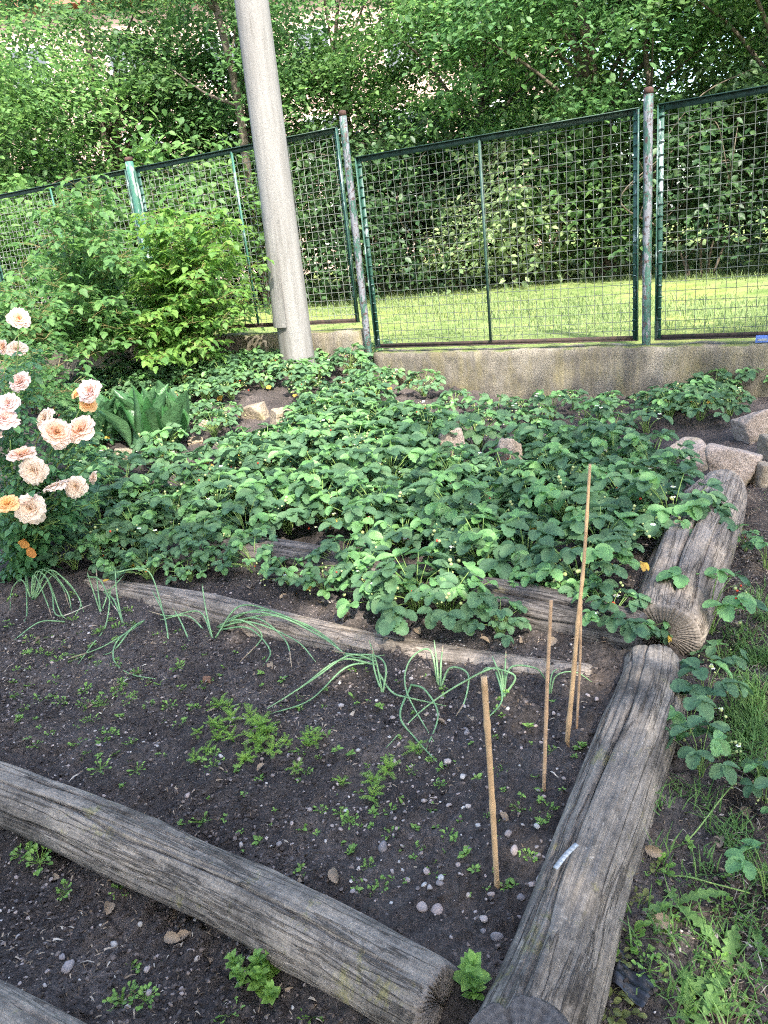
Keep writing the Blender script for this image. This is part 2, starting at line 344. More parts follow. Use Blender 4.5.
def wall_mat():
    m, t, N, L = nmat('old_concrete')
    tc = N('TexCoord'); n2 = N('TexNoise', i_Scale=110.0, i_Detail=5.0, i_Roughness=.7); n1 = N('TexNoise', i_Scale=3.0, i_Detail=7.0, i_Roughness=.65)
    for n in (n1, n2): L(tc.outputs['Object'], n.inputs['Vector'])
    r = ramp(N, [(.32, (.07, .062, .05)), (.5, (.15, .132, .104)), (.68, (.25, .222, .18))]); L(n1.outputs['Fac'], r.inputs[0])
    r2 = ramp(N, [(.38, (.4, .4, .4)), (.52, (1, 1, 1)), (.68, (1.5, 1.5, 1.45))]); L(n2.outputs['Fac'], r2.inputs[0])
    mu = N('Mix', data_type='RGBA', blend_type='MULTIPLY', i_0=.9); L(r.outputs[0], mu.inputs['A']); L(r2.outputs[0], mu.inputs['B'])
    mp = N('Mapping'); mp.inputs['Scale'].default_value = (2.6, 2.6, .7); L(tc.outputs['Object'], mp.inputs[0])
    n3 = N('TexNoise', i_Scale=1.0, i_Detail=12.0, i_Roughness=.78); L(mp.outputs[0], n3.inputs['Vector'])
    r3 = ramp(N, [(.47, (0, 0, 0)), (.66, (.62,) * 3)]); L(n3.outputs['Fac'], r3.inputs[0])
    mx = N('Mix', data_type='RGBA'); L(r3.outputs[0], mx.inputs['Factor']); L(mu.outputs['Result'], mx.inputs['A']); mx.inputs['B'].default_value = (.2, .165, .055, 1)
    # dark run-off streaks
    mp4 = N('Mapping'); mp4.inputs['Scale'].default_value = (4.2, 4.2, .35); mp4.inputs['Location'].default_value = (3, 1, 8); L(tc.outputs['Object'], mp4.inputs[0])
    n5 = N('TexNoise', i_Scale=1.0, i_Detail=12.0, i_Roughness=.75); L(mp4.outputs[0], n5.inputs['Vector'])
    r5 = ramp(N, [(.5, (0, 0, 0)), (.64, (.8,) * 3)]); L(n5.outputs['Fac'], r5.inputs[0])
    mx5 = N('Mix', data_type='RGBA'); L(r5.outputs[0], mx5.inputs['Factor']); L(mx.outputs['Result'], mx5.inputs['A']); mx5.inputs['B'].default_value = (.07, .062, .052, 1)
    # moss on upward faces
    g = N('NewGeometry'); sp = N('SeparateXYZ'); L(g.outputs['Normal'], sp.inputs[0])
    n4 = N('TexNoise', i_Scale=7.0, i_Detail=7.0); L(tc.outputs['Object'], n4.inputs['Vector'])
    rr = ramp(N, [(.42, (0, 0, 0)), (.58, (1, 1, 1))]); L(n4.outputs['Fac'], rr.inputs[0])
    mz = N('MapRange', i_1=.5, i_2=.9, i_3=0.0, i_4=.85); L(sp.outputs[2], mz.inputs[0])
    f = N('Math', operation='MULTIPLY'); L(rr.outputs[0], f.inputs[0]); L(mz.outputs[0], f.inputs[1])
    m2 = N('Mix', data_type='RGBA'); L(f.outputs[0], m2.inputs['Factor']); L(mx5.outputs['Result'], m2.inputs['A']); m2.inputs['B'].default_value = (.09, .12, .02, 1)
    p = N('BsdfPrincipled', i_Roughness=.95); L(m2.outputs['Result'], p.inputs['Base Color'])
    b = N('Bump', i_Strength=.8, i_Distance=.01); L(n2.outputs['Fac'], b.inputs['Height']); L(b.outputs[0], p.inputs['Normal'])
    o = N('OutputMaterial'); L(p.outputs[0], o.inputs['Surface']); return m
M['wallc'] = wall_mat()
M['pole'] = simple('pole_concrete', (.15, .146, .138), (.2, .195, .185), 90, .95, .5, .004, .2, detail=9)
def streaks(m, sc, lo, hi, amt):
    t = m.node_tree; p = next(n for n in t.nodes if n.bl_idname == 'ShaderNodeBsdfPrincipled'); src = p.inputs['Base Color'].links[0].from_socket
    N = lambda k, **kw: _node(t, k, **kw); tc = N('TexCoord'); mp = N('Mapping'); mp.inputs['Scale'].default_value = sc; t.links.new(tc.outputs['Object'], mp.inputs[0])
    nz = N('TexNoise', i_Scale=1.0, i_Detail=11.0, i_Roughness=.7); t.links.new(mp.outputs[0], nz.inputs['Vector']); r = ramp(N, [(.36, lo), (.5, (1, 1, 1)), (.66, hi)]); t.links.new(nz.outputs['Fac'], r.inputs[0])
    mx = N('Mix', data_type='RGBA', blend_type='MULTIPLY', i_0=amt); t.links.new(src, mx.inputs['A']); t.links.new(r.outputs[0], mx.inputs['B']); t.links.new(mx.outputs['Result'], p.inputs['Base Color'])
streaks(M['pole'], (9, 9, .8), (.62, .61, .58), (1.25, 1.25, 1.24), .9)
def paint_mat(name, base, under, thr, rust=(.12, .05, .03), rthr=.64):
    m, t, N, L = nmat(name)
    tc = N('TexCoord'); mp = N('Mapping'); mp.inputs['Scale'].default_value = (18, 18, 5); L(tc.outputs['Object'], mp.inputs[0])
    n = N('TexNoise', i_Scale=1.0, i_Detail=9.0, i_Roughness=.72); L(mp.outputs[0], n.inputs['Vector'])
    r = ramp(N, [(thr - .012, (0, 0, 0)), (thr + .012, (1, 1, 1))]); L(n.outputs['Fac'], r.inputs[0])
    n2 = N('TexNoise', i_Scale=30.0, i_Detail=8.0, i_Roughness=.7); L(tc.outputs['Object'], n2.inputs['Vector'])
    r2 = ramp(N, [(rthr - .03, (0, 0, 0)), (rthr + .03, (1, 1, 1))]); L(n2.outputs['Fac'], r2.inputs[0])
    mx = N('Mix', data_type='RGBA'); L(r.outputs[0], mx.inputs['Factor']); mx.inputs['A'].default_value = (*base, 1); mx.inputs['B'].default_value = (*under, 1)
    m2 = N('Mix', data_type='RGBA'); L(r2.outputs[0], m2.inputs['Factor']); L(mx.outputs['Result'], m2.inputs['A']); m2.inputs['B'].default_value = (*rust, 1)
    p = N('BsdfPrincipled', i_Roughness=.55); L(m2.outputs['Result'], p.inputs['Base Color'])
    b = N('Bump', i_Strength=.6, i_Distance=.003); L(r.outputs[0], b.inputs['Height']); L(b.outputs[0], p.inputs['Normal'])
    o = N('OutputMaterial'); L(p.outputs[0], o.inputs['Surface']); return m
M['paint_grey'] = paint_mat('peeled_grey_paint', (.024, .075, .056), (.135, .142, .16), .5, (.05, .028, .026), .56)
M['paint_green'] = paint_mat('green_paint', (.018, .065, .048), (.2, .26, .26), .58)
M['paint_light'] = paint_mat('faded_green_paint', (.035, .125, .088), (.2, .26, .24), .55)
M['rust'] = simple('rusty_cap', (.03, .018, .016), (.085, .045, .035), 40, .9, .5, .004)
M['rail'] = simple('dull_rusted_rail', (.022, .022, .018), (.065, .042, .033), 20, .9, .4, .003)
M['wire'] = simple('old_wire', (.045, .055, .045), (.125, .14, .12), 25, .7, .2, .002, .3)
M['frame'] = simple('dark_green_iron', (.01, .03, .024), (.03, .075, .055), 14, .6, .3, .003, .5)
M['lawn'] = simple('lawn_turf', (.1, .15, .04), (.21, .24, .09), 3.5, 1, .5, .05, .1, detail=10)
streaks(M['lawn'], (.5, .5, .5), (.7, .8, .7), (1.2, 1.1, .9), 1.0)
M['house'] = simple('house_render', (.34, .235, .195), (.42, .3, .25), 1.5, .9, .2, .01)
M['roof'] = simple('roof_tile', (.16, .06, .04), (.28, .1, .06), 5, .9, .4, .02)
M['glass'] = simple('window_glass', (.03, .035, .04), (.06, .07, .08), 2, .1, 0, .01, .6)
M['winframe'] = simple('window_frame', (.7, .7, .68), (.8, .8, .78), 5, .5, 0)
M['metal'] = simple('grey_strip', (.18, .2, .22), (.28, .3, .32), 30, .5, .1, .002, .5)
M['blue'] = simple('blue_paint', (.05, .1, .32), (.1, .18, .45), 20, .5, .1)
M['blackplastic'] = simple('black_foil', (.006, .006, .008), (.014, .014, .017), 10, .4, .3, .01, .5)
M['clay'] = simple('brown_clay', (.1, .05, .03), (.16, .09, .055), 30, .95, .5, .006)

def petal_mat(name, inner, outer):
    m, t, N, L = nmat(name)
    at_ = N('Attribute', attribute_name='grain'); sp = N('SeparateXYZ'); L(at_.outputs['Vector'], sp.inputs[0])
    r = ramp(N, [(0, inner), (.5, tuple((a + b) / 2 for a, b in zip(inner, outer))), (1, outer)]); L(sp.outputs[0], r.inputs[0])
    p = N('BsdfPrincipled', i_Roughness=.6); L(r.outputs[0], p.inputs['Base Color'])
    tr = N('BsdfTranslucent'); L(r.outputs[0], tr.inputs['Color']); mx = N('MixShader', i_Fac=.3); L(p.outputs[0], mx.inputs[1]); L(tr.outputs[0], mx.inputs[2])
    o = N('OutputMaterial'); L(mx.outputs[0], o.inputs['Surface']); return m
M['rose_peach'] = petal_mat('peach_petal', (.86, .46, .2), (.84, .64, .53))
M['rose_pink'] = petal_mat('pink_petal', (.84, .5, .38), (.83, .66, .6))
M['rose_orange'] = petal_mat('apricot_petal', (.86, .4, .07), (.86, .56, .27))
M['rose_wilt'] = petal_mat('fading_petal', (.75, .52, .34), (.78, .64, .52))

# ------------------------------------------------------------------ ground
CP = np.array([(0, 1.5, .0), (-1, 2.3, .0), (-.5, 2, .01), (.3, 2.1, .02), (-1.3, 3.2, .03), (.35, 1.45, .0), (0.1, 2.6, .03), (-.6, 2.9, .03), (-2, 3, .02), (.45, 1.75, .03), (.6, 2.2, .05), (-1.6, 2.6, .0),
    (-.75, 1.6, -.09), (-.5, 1.2, -.1), (-1.1, 1.75, -.09), (-.2, 1.0, -.1), (-1.6, 1.9, -.09), (-1.3, 1.2, -.1),
    (.75, 1.3, -.09), (.95, 1.7, -.09), (1.2, 2.1, -.07), (1.6, 2.6, -.05), (1.5, 1.2, -.1), (2.2, 3.3, -.03), (2.4, 2.5, -.05), (.5, 1.0, -.1), (1.3, 2.5, -.06),
    (0, 3.05, .05), (.7, 2.68, .05), (-.9, 3.75, .05), (.3, 2.85, .05),
    (-1, 5, .15), (0, 4, .1), (1, 3.3, .1), (1.4, 4, .07), (.5, 5, .1), (1.5, 5.3, .06), (-2, 5.5, .2), (.9, 2.95, .09), (0, 3.45, .09), (-.8, 4.2, .1), (0, 6, .15), (1, 6, .08),
    (1.5, 6.9, .04), (2.6, 6.2, .07), (.5, 7.5, .15), (3.5, 5.6, .08), (0, 7, .22), (-.7, 6.6, .28),
    (-.7, 7.9, .46), (-.2, 7.8, .34), (-1.8, 7.8, .4), (-3, 7.5, .33), (-3, 9, .4), (-2, 6.5, .25), (-1.3, 7.2, .36), (-6, 8, .35), (-6, 12, .4),
    (2.1, 4.6, 0), (2.6, 4.8, .04), (3.2, 4.2, 0), (-2, 4.1, .06), (-3, 5, .13), (-3, 3, .03), (0, 0, -.1), (3, -1, -.1), (-3, -1, -.1), (6, 3, -.05), (-7, 4, .05), (0, -8, -.1), (8, -6, -.1), (-8, -6, -.1), (8, 5, .03)])
def hbase(x, y):
    x = np.asarray(x, float); y = np.asarray(y, float); num = 0; den = 0
    for cx, cy, cz in CP:
        d2 = (x - cx) ** 2 + (y - cy) ** 2 + .02; w = d2 ** -1.7; num = num + w * cz; den = den + w
    return num / den
def hfun(x, y):
    x = np.asarray(x, float); y = np.asarray(y, float)
    h = hbase(x, y) + (fbm(x * 3.1, y * 3.1, 3, 3) - .44) * .05 + (fbm(x * 14, y * 14, 9, 3) - .44) * .045
    c = fbm(x * 45, y * 45, 21, 3) - .44
    h = h + .009 * np.sin((x * .47 + y * .88) * 17 + 3 * fbm(x * 2, y * 2, 55, 2)) * np.clip((3.4 - y) / .8, 0, 1)
    return h + c * .03 + np.maximum(0, c - .06) * .06
def hz(x, y): return float(hbase(np.array([x]), np.array([y]))[0])
def hzf(x, y): return float(hfun(np.array([x]), np.array([y]))[0])
def path_mask(x, y):
    # right of the log edging
    e = .42 + .47 * (y - 1.2)
    return np.clip((x - e - .12) / .12, 0, 1) * np.clip((4.6 - y) / .5, 0, 1)
def axis(segs):
    out = []
    for a, b, st in segs: out.append(np.arange(a, b - st * .5, st))
    out.append(np.array([segs[-1][1]])); return np.concatenate(out)
gx = axis([(-40, -14, 6), (-14, -4, .6), (-4, -2.1, .06), (-2.1, 1.7, .0125), (1.7, 3, .04), (3, 6, .3), (6, 40, 4)])
gy = axis([(-40, -4, 4), (-4, .6, .4), (.6, 3.3, .0125), (3.3, 5, .03), (5, 8.5, .07), (8.5, 12, .5)])
X, Y = np.meshgrid(gx, gy)
Z = hfun(X.ravel(), Y.ravel()).reshape(X.shape)
# the bed side ends under the lawn: sink it beyond the fence line
FA = np.array([.09, 7.97]); FANG = R(-31.77); FD = np.array([cos(FANG), sin(FANG)]); FN = np.array([-FD[1], FD[0]])
dist = (X - FA[0]) * FN[0] + (Y - FA[1]) * FN[1]
Z = np.where(dist > .02, np.minimum(Z, .1), Z) 
ny, nx = X.shape
idx = np.arange(nx * ny).reshape(ny, nx)
Fg = np.stack([idx[:-1, :-1], idx[:-1, 1:], idx[1:, 1:], idx[1:, :-1]], -1).reshape(-1, 4)
pm = path_mask(X.ravel(), Y.ravel()) * np.clip((fbm(X.ravel() * 2.5, Y.ravel() * 2.5, 44, 3) - .3) * 5, 0, .8)
for (a_, b_, w_, k_) in ((450, 935, .13, .55), (600, 690, .16, .5), (470, 880, .2, .3), (560, 640, .15, .35), (350, 880, .15, .25)):
    q_ = at(a_, b_, .02); pm = np.maximum(pm, k_ * np.exp(-((X.ravel() - q_[0]) ** 2 + (Y.ravel() - q_[1]) ** 2) / w_ ** 2) * np.clip((fbm(X.ravel() * 9, Y.ravel() * 9, 91, 3) - .2) * 3, 0, 1.3))
mb = MB(); mb.add(np.stack([X.ravel(), Y.ravel(), Z.ravel()], -1), Fg, np.stack([pm, pm * 0, pm * 0], -1))
tag(mb.build('garden_soil', M['soil']), kind='structure')

def fpt(s, off, z): p = FA + FD * s + FN * off; return np.array([p[0], p[1], z])
# lawn beyond the wall: a sheet running to the horizon
mb = MB(); rows = [.1, .5, 1, 2, 3, 4, 5, 6, 7, 8, 9, 10, 12, 14, 18, 25, 60, 200]; cols_ = [-200, -40, -20, -12, -9, -7, -6, -5, -4, -3, -2, -1, 0, 1, 2, 3, 4, 5, 6, 8, 10, 14, 30, 200]
V = [fpt(c, r_, (.47 if r_ < .3 else .49 + .05 * sin(r_ * 1.3 + c * .7) * min(1, r_ / 3))) for r_ in rows for c in cols_]
n = len(cols_)
Fq = [[i * n + j, i * n + j + 1, (i + 1) * n + j + 1, (i + 1) * n + j] for i in range(len(rows) - 1) for j in range(n - 1)]
mb.add(V, Fq); tag(mb.build('lawn', M['lawn']), kind='structure')
# lawn blades
P = []
n = 52000
s = rng.uniform(-9, 6, n); o = rng.uniform(.1, 1, n) ** 1.3 * 12
keep = fbm(s * 1.2, o * 1.2, 77, 3) > .28; s = s[keep]; o = o[keep]; n = len(s)
P = np.stack([FA[0] + FD[0] * s + FN[0] * o, FA[1] + FD[1] * s + FN[1] * o, np.full(n, .47)], -1)
a = rng.uniform(0, 2 * pi, n); tilt = rng.uniform(.2, 1.0, n)
Yv = np.stack([np.cos(a) * np.sin(tilt), np.sin(a) * np.sin(tilt), np.cos(tilt)], -1); Zv = np.stack([np.cos(a), np.sin(a), np.full(n, .3)], -1) * [[-1, -1, 1]]
mb = MB(); ln = rng.uniform(.05, .12, n) * np.where(o < .5, 1.3, 1) * np.where((o > 8.5) & (rng.random(n) < .3), 2.6, 1) * np.where((o > 5.5) & (rng.random(n) < .2), 1.7, 1); inst(mb, T_BLADE, P, frames(Yv, Zv), ln, rng.uniform(.007, .014, n))
tag(mb.build('grass', M['lawnblade']), 'sunlit lawn grass growing beyond the wire fence', 'grass', kind='stuff')

# ------------------------------------------------------------------ walls
def rough_wall(name, s0, s1, z0, z1, label, o0=-.09, o1=.12):
    mb = MB()
    na = max(2, int((s1 - s0) / .06)); nb = 10
    # profile: up the front, over the top, down the back
    prof = [(o0, z0 + (z1 - z0) * k / nb) for k in range(nb)] + [(o0 + .004, z1 - .012), (o0 + .02, z1)] + [(o0 + (o1 - o0) * k / 4, z1) for k in (1, 2, 3)] + [(o1 - .01, z1), (o1, z1 - .02), (o1, z0)]
    m_ = len(prof); V = []
    for i in range(na + 1):
        s_ = s0 + (s1 - s0) * i / na
        for j, (o_, z_) in enumerate(prof):
            q = np.array([s_ * 7, z_ * 9 + o_ * 5])
            d = (float(fbm(q[:1], q[1:], 5, 3)[0]) - .45) * .05
            top = 1.0 if j > nb - 1 else 0
            V.append(fpt(s_, o_ - d * (1 - top) * .8, z_ + d * top * .8))
    Fq = [[i * m_ + j, (i + 1) * m_ + j, (i + 1) * m_ + j + 1, i * m_ + j + 1] for i in range(na) for j in range(m_ - 1)]
    mb.add(V, Fq)
    mb.f.append(np.array([[k for k in range(m_)]])); mb.f.append(np.array([[na * m_ + k for k in range(m_ - 1, -1, -1)]]))
    return tag(mb.build(name, M['wallc'], smooth=True), label, 'wall')
rough_wall('retaining_wall', .03, 7.0, -.25, .5, 'long low stained concrete wall under the right fence panels')
rough_wall('retaining_wall', -9.0, -.13, 0.0, .735, 'mossy raised concrete wall under the left fence panels behind the pole')

# ------------------------------------------------------------------ fence
fence = empty('wire_fence', fpt(0, 0, .5), 0, 'tall dark green wire mesh fence on the low concrete wall', 'fence')
FO = np.array(fence.location)
def fp(s, off, z): return fpt(s, off, z) - FO
def post(s, z0, z1, mat, r=.036):
    mb = MB(); P = [fp(s, -.02, z0 + (z1 - z0) * k / 10) for k in range(11)]; tube(mb, P, r, 14)
    o = mb.build('post', M[mat], fence)
    mb = MB(); P = [fp(s, -.02, z1 + k) for k in (-.035, 0, .008, .013)]; tube(mb, P, [r + .001, r + .001, r * .85, r * .5], 14); mb.build('post_cap', M['rust'], o)
post(-.06, .2, 2.72, 'paint_grey'); post(2.69, .3, 2.44, 'paint_grey'); post(-2.9, .3, 2.71, 'paint_light', .045); post(-5.75, .3, 2.7, 'paint_green'); post(5.5, .3, 2.44, 'paint_green')
AX = lambda v: np.array([FD[0] * v, FD[1] * v, 0]); AN = lambda v: np.array([FN[0] * v, FN[1] * v, 0]); AZ = lambda v: np.array([0, 0, v])
def panel(s0, s1, z0, z1, bars, fm='frame', wm='wire', ang='paint_green'):
    mb = MB(); w = .045; t_ = .006
    # angle-iron rails and stiles: flat leg + return leg
    box(mb, fp(s0, -.003, z1 - w), AX(s1 - s0), AN(t_), AZ(w)); box(mb, fp(s0, -.04, z1 - .002), AX(s1 - s0), AN(.05), AZ(t_))
    fr = mb.build('top_rail', M[fm], fence); mb = MB()
    box(mb, fp(s0, -.003, z0), AX(s1 - s0), AN(t_), AZ(w * .8)); box(mb, fp(s0, -.04, z0 - .004), AX(s1 - s0), AN(.05), AZ(t_))
    mb.build('bottom_rail', M['rail'], fr)
    for sa, dd in ((s0, 1), (s1, -1)):
        mb = MB(); box(mb, fp(min(sa, sa + dd * w), -.006, z0 + .004), AX(w), AN(t_), AZ(z1 - z0 - .01)); box(mb, fp(min(sa, sa + dd * .006), -.04, z0 + .003), AX(.006), AN(.033), AZ(z1 - z0 - .01))
        for k in range(int((z1 - z0) / .09)):      # wire hooks bent over the stile
            zz = z0 + .07 + k * .09; tube(mb, [fp(sa + dd * .012, -.012, zz), fp(sa + dd * .03, -.015, zz + .01), fp(sa + dd * .05, -.008, zz + .004)], .006, 4)
        mb.build('stile', M[ang], fr)
    mb = MB(); sp = .074; k = 0
    ns = int((s1 - s0) / sp); nz_ = int((z1 - z0) / sp)
    rr = np.random.default_rng(int((s0 + 20) * 100))
    for i in range(1, ns):
        s_ = s0 + (s1 - s0) * i / ns; j = rr.normal(0, .004); q = rr.uniform(0, 6)
        zz = np.linspace(z0 + .02, z1 - .02, 2 * nz_ + 1)
        P = np.array([fp(s_ + j * sin(u * 2 + q), .008 + .005 * (1 if (n_ // 1) % 2 else -1) * (1 if i % 2 else -1), u) for n_, u in enumerate(zz)]); tube(mb, P, .0023, 4, False)
    for i in range(1, nz_):
        z_ = z0 + (z1 - z0) * i / nz_; q = rr.uniform(0, 6); sag = rr.normal(0, .006)
        ss = np.linspace(s0 + .02, s1 - .02, ns + 1)
        P = np.array([fp(u, .008 - .005 * (1 if (n_ + i) % 2 else -1), z_ + sag * sin(u * 1.7 + q)) for n_, u in enumerate(ss)]); tube(mb, P, .0023, 4, False)
    mb.build('wire_mesh', M[wm], fr)
    for b in bars:
        mb = MB(); box(mb, fp(b - .011, -.02, z0 + .03), AX(.022), AN(.012), AZ(z1 - z0 - .05)); mb.build('bar', M['paint_light' if s0 < -1 else 'frame'], fr)
M['wire_sunlit'] = simple('sunlit_wire', (.1, .12, .1), (.24, .25, .22), 25, .6, .2, .002, .5)  # paler copy of the wire colour: sunlight on the left panels painted in
panel(.03, 2.62, .545, 2.32, [1.28]); panel(2.76, 5.42, .545, 2.32, [4.1])
panel(-2.83, -.14, .81, 2.6, [-1.44], wm='wire_sunlit'); panel(-5.68, -2.97, .81, 2.6, [-4.3], wm='wire_sunlit')

# blue scrap on the wall top
p = fpt(3.53, -.05, .5); mb = MB(); box(mb, np.array([0, 0, .004]), AX(.1), AN(.055), AZ(.05))
V = mb.v[0]; V[4:, :2] = V[4:, :2] * .8 + .005
mb2 = MB(); box(mb2, AX(.015) + AN(-.004) + AZ(.018), AX(.07), AN(.004), AZ(.016))
o = mb.build('blue_block', M['blue'], smooth=False); o.location = p; b_ = mb2.build('pale_edge', M['metal'], o, False)
tag(o, 'small blue block lying on top of the concrete wall', 'block')

# ------------------------------------------------------------------ concrete pole
pb = np.array([-.70, 7.95])
mb = MB(); zs = np.linspace(.2, 8.2, 40); lean = np.array([-0.035, 0.0])
P = np.array([[pb[0] + .012 * (z - .5), pb[1] + .03 * (z - .5) * .3, z] for z in zs]); tube(mb, P, np.interp(zs, [.2, .8, 4, 8.2], [.178, .168, .148, .118]), 40)
o = mb.build('utility_pole', M['pole']); tag(o, 'thick round grey concrete pole leaning slightly among the strawberries', 'pole')
# half-shell collar on the left side, ending above the ground
mb = MB(); zz = np.linspace(.86, 1.85, 14); th = np.linspace(R(110), R(253), 16); V = []
for z in zz:
    c = [pb[0] + .012 * (z - .5), pb[1] + .009 * (z - .5)]; r0 = np.interp(z, [.2, .8, 4], [.178, .168, .148]); k = r0 + .03 * min(1, (1.87 - z) / 1.0) + .002
    for t_ in th: V.append([c[0] + k * cos(t_), c[1] + k * sin(t_), z ])
    for t_ in th[::-1]: V.append([c[0] + (r0 - .004) * cos(t_), c[1] + (r0 - .004) * sin(t_), z])
m_ = 32; Fq = [[i * m_ + j, i * m_ + (j + 1) % m_, (i + 1) * m_ + (j + 1) % m_, (i + 1) * m_ + j] for i in range(13) for j in range(m_)]
mb.add(V, Fq); mb.f.append(np.array([list(range(m_ - 1, -1, -1))])); mb.f.append(np.array([[13 * m_ + j for j in range(m_)]]))
mb.build('collar', M['pole'], o, False)

# ------------------------------------------------------------------ logs
def log(name, pts, label, mat='wood', endm='end', cracks=4, seed=1, caps=(1, 1), flat=1.0, nseg=180, rough=.014, capdish=0.0):
    rr = np.random.default_rng(seed)
    A = np.array([[*at(px, py, z)] for px, py, z, r_ in pts]); rad = np.array([q[3] for q in pts])
    L_ = np.r_[0, np.cumsum(np.linalg.norm(np.diff(A, axis=0), axis=1))]
    n = max(60, int(L_[-1] / .014)); C = catmull(A, n); rad = np.interp(np.linspace(0, len(pts) - 1, n), range(len(pts)), rad)
    T = np.gradient(C, axis=0); T /= np.linalg.norm(T, axis=1)[:, None]
    X_ = np.cross(T, [0, 0, 1.0]); X_ /= np.linalg.norm(X_, axis=1)[:, None]; Y_ = np.cross(X_, T)
    al = np.linspace(0, L_[-1], n); th = np.arange(nseg) * 2 * pi / nseg
    AL, TH = np.meshgrid(al, th, indexing='ij')
    d = (fbm(AL * 2.2 + 9, np.cos(TH) * 1.4 + np.sin(TH) * .9 + 20, seed, 3) - .45) * .3 + (fbm(AL * 6, np.cos(TH) * 3 + 40 + np.sin(TH) * 2.3, seed + 3, 3) - .45) * .06
    d = d + (fbm(AL * 3, TH * 14, seed + 7, 3) - .45) * .05       # grain ridges
    Rd = rad[:, None] * (1 + d * rough / .014)
    for _ in range(cracks):
        t0 = rr.uniform(R(15), R(165)); w = rr.uniform(.025, .05); dp = rr.uniform(.08, .2); a0 = rr.uniform(-.1, .5) * L_[-1]; a1 = a0 + rr.uniform(.3, .9) * L_[-1]
        cen = t0 + .25 * (fbm(AL * 2, AL * 0 + t0 * 9, seed + 11, 3) - .45) * 2
        env = np.clip((AL - a0) / .1, 0, 1) * np.clip((a1 - AL) / .1, 0, 1)
        Rd -= rad[:, None] * dp * env * np.exp(-((TH - cen) / w) ** 2)
    for _ in range(2):                                            # split-off ledges along the grain
        t0 = rr.uniform(R(35), R(150)); cen = t0 + .5 * (fbm(AL * 1.6, AL * 0 + t0 * 5, seed + 31, 4) - .45) * 2
        Rd -= rad[:, None] * rr.uniform(.03, .06) * (.5 + .5 * np.tanh((TH - cen) / .03)) * np.clip((R(190) - TH) / .6, 0, 1)
    d2 = (fbm(AL * 9, TH * 26, seed + 17, 3) - .45); Rd += rad[:, None] * .022 * d2
    for e, en in ((0, caps[0]), (1, caps[1])):
        q = (AL if e == 0 else L_[-1] - AL); Rd *= 1 - .05 * np.exp(-(q / .012) ** 2) + .05 * np.exp(-(q / .03) ** 2) * (fbm(TH * 5, TH * 0 + e * 7.0, seed, 3) - .5)
    V = C[:, None] + Rd[..., None] * (X_[:, None] * np.cos(TH)[..., None] + Y_[:, None] * np.sin(TH)[..., None] * flat)
    # ragged ends
    Gr = np.stack([AL + seed * 3.3, Rd * np.cos(TH), Rd * np.sin(TH)], -1)
    i = np.arange(n - 1)[:, None] * nseg; j = np.arange(nseg)[None]; j2 = (j + 1) % nseg
    mb = MB(); mb.add(V.reshape(-1, 3), np.stack([i + j, i + j2, i + nseg + j2, i + nseg + j], -1).reshape(-1, 4), Gr.reshape(-1, 3))
    o = mb.build(name, M[mat])
    for e in (0, 1):
        if not caps[e]: continue
        k = 0 if e == 0 else n - 1; ring = V[k]; c = C[k]; sg = -1 if e == 0 else 1
        mb = MB(); VV = []; GG = []; fr_ = [1.0, .97, .88, .75, .6, .45, .3, .15]
        for q, f_ in enumerate(fr_):
            for a_ in range(nseg):
                crack = 0
                for cc in (.7, 1.3, 1.9, 2.5, 4.4):
                    crack += .007 * math.exp(-((th[a_] - cc) / .04) ** 2) * min(1, f_ * 1.6)
                bump = (0.006 if q == 1 else .009 if q > 1 else 0) - crack * (q > 0) * .6 + capdish * (1 - f_) + .004 * sin(a_ * 1.7 + q * 5) * (q > 1)
                VV.append(c + (ring[a_] - c) * f_ + T[k] * sg * bump); r_ = np.linalg.norm(ring[a_] - c) * f_; GG.append([r_, cos(th[a_]), sin(th[a_])])
        VV.append(c + T[k] * sg * .009); GG.append([0, 0, 0]); m_ = len(fr_)
        Fq = []
        for q in range(m_ - 1):
            for a_ in range(nseg):
                b_ = (a_ + 1) % nseg; f4 = [q * nseg + a_, q * nseg + b_, (q + 1) * nseg + b_, (q + 1) * nseg + a_]; Fq.append(f4 if sg > 0 else f4[::-1])
        mb.add(VV, Fq, GG)
        mb.f.append(np.array([[(m_ - 1) * nseg + a_, (m_ - 1) * nseg + (a_ + 1) % nseg, m_ * nseg][:: sg] for a_ in range(nseg)]))
        mb.build('sawn_end', M[endm], o)
    return tag(o, label, 'log')
log('border_log', [(-190, 732, 0, .1), (-60, 772, .0, .102), (60, 815, .0, .1), (180, 868, .0, .1), (300, 926, .0, .102), (436, 1002, .0, .1)], 'long grey weathered log lying across the front of the dug bed', 'wood', 'end', 6, 3, flat=.88)
log('border_log', [(-160, 960, -.03, .1), (-40, 1016, -.03, .1), (60, 1074, -.03, .1), (160, 1144, -.03, .1)], 'cracked grey log cut off by the bottom left corner', 'wood', 'end', 4, 5)
log('border_log', [(653, 666, .02, .108), (650, 700, .02, .116), (628, 765, .015, .118), (584, 880, .0, .112), (549, 985, .0, .116), (514, 1080, .0, .118)], 'thick grey log edging the right side of the dug bed', 'wood', 'end', 6, 8, rough=.017)
log('border_log', [(666, 634, .05, .135), (676, 598, .07, .16), (692, 555, .08, .172), (710, 515, .08, .16), (720, 492, .08, .125), (724, 484, .07, .07)], 'pale bleached log with sawn end edging the strawberries on the right', 'wood_light', 'end', 5, 12)
log('border_log', [(92, 590, -.01, .08), (200, 612, .01, .11), (300, 636, -.005, .1), (400, 657, -.02, .088), (500, 672, -.03, .08), (590, 682, -.03, .075)], 'thin brown log half sunk in soil behind the onions', 'wood_light', 'end', 4, 15)
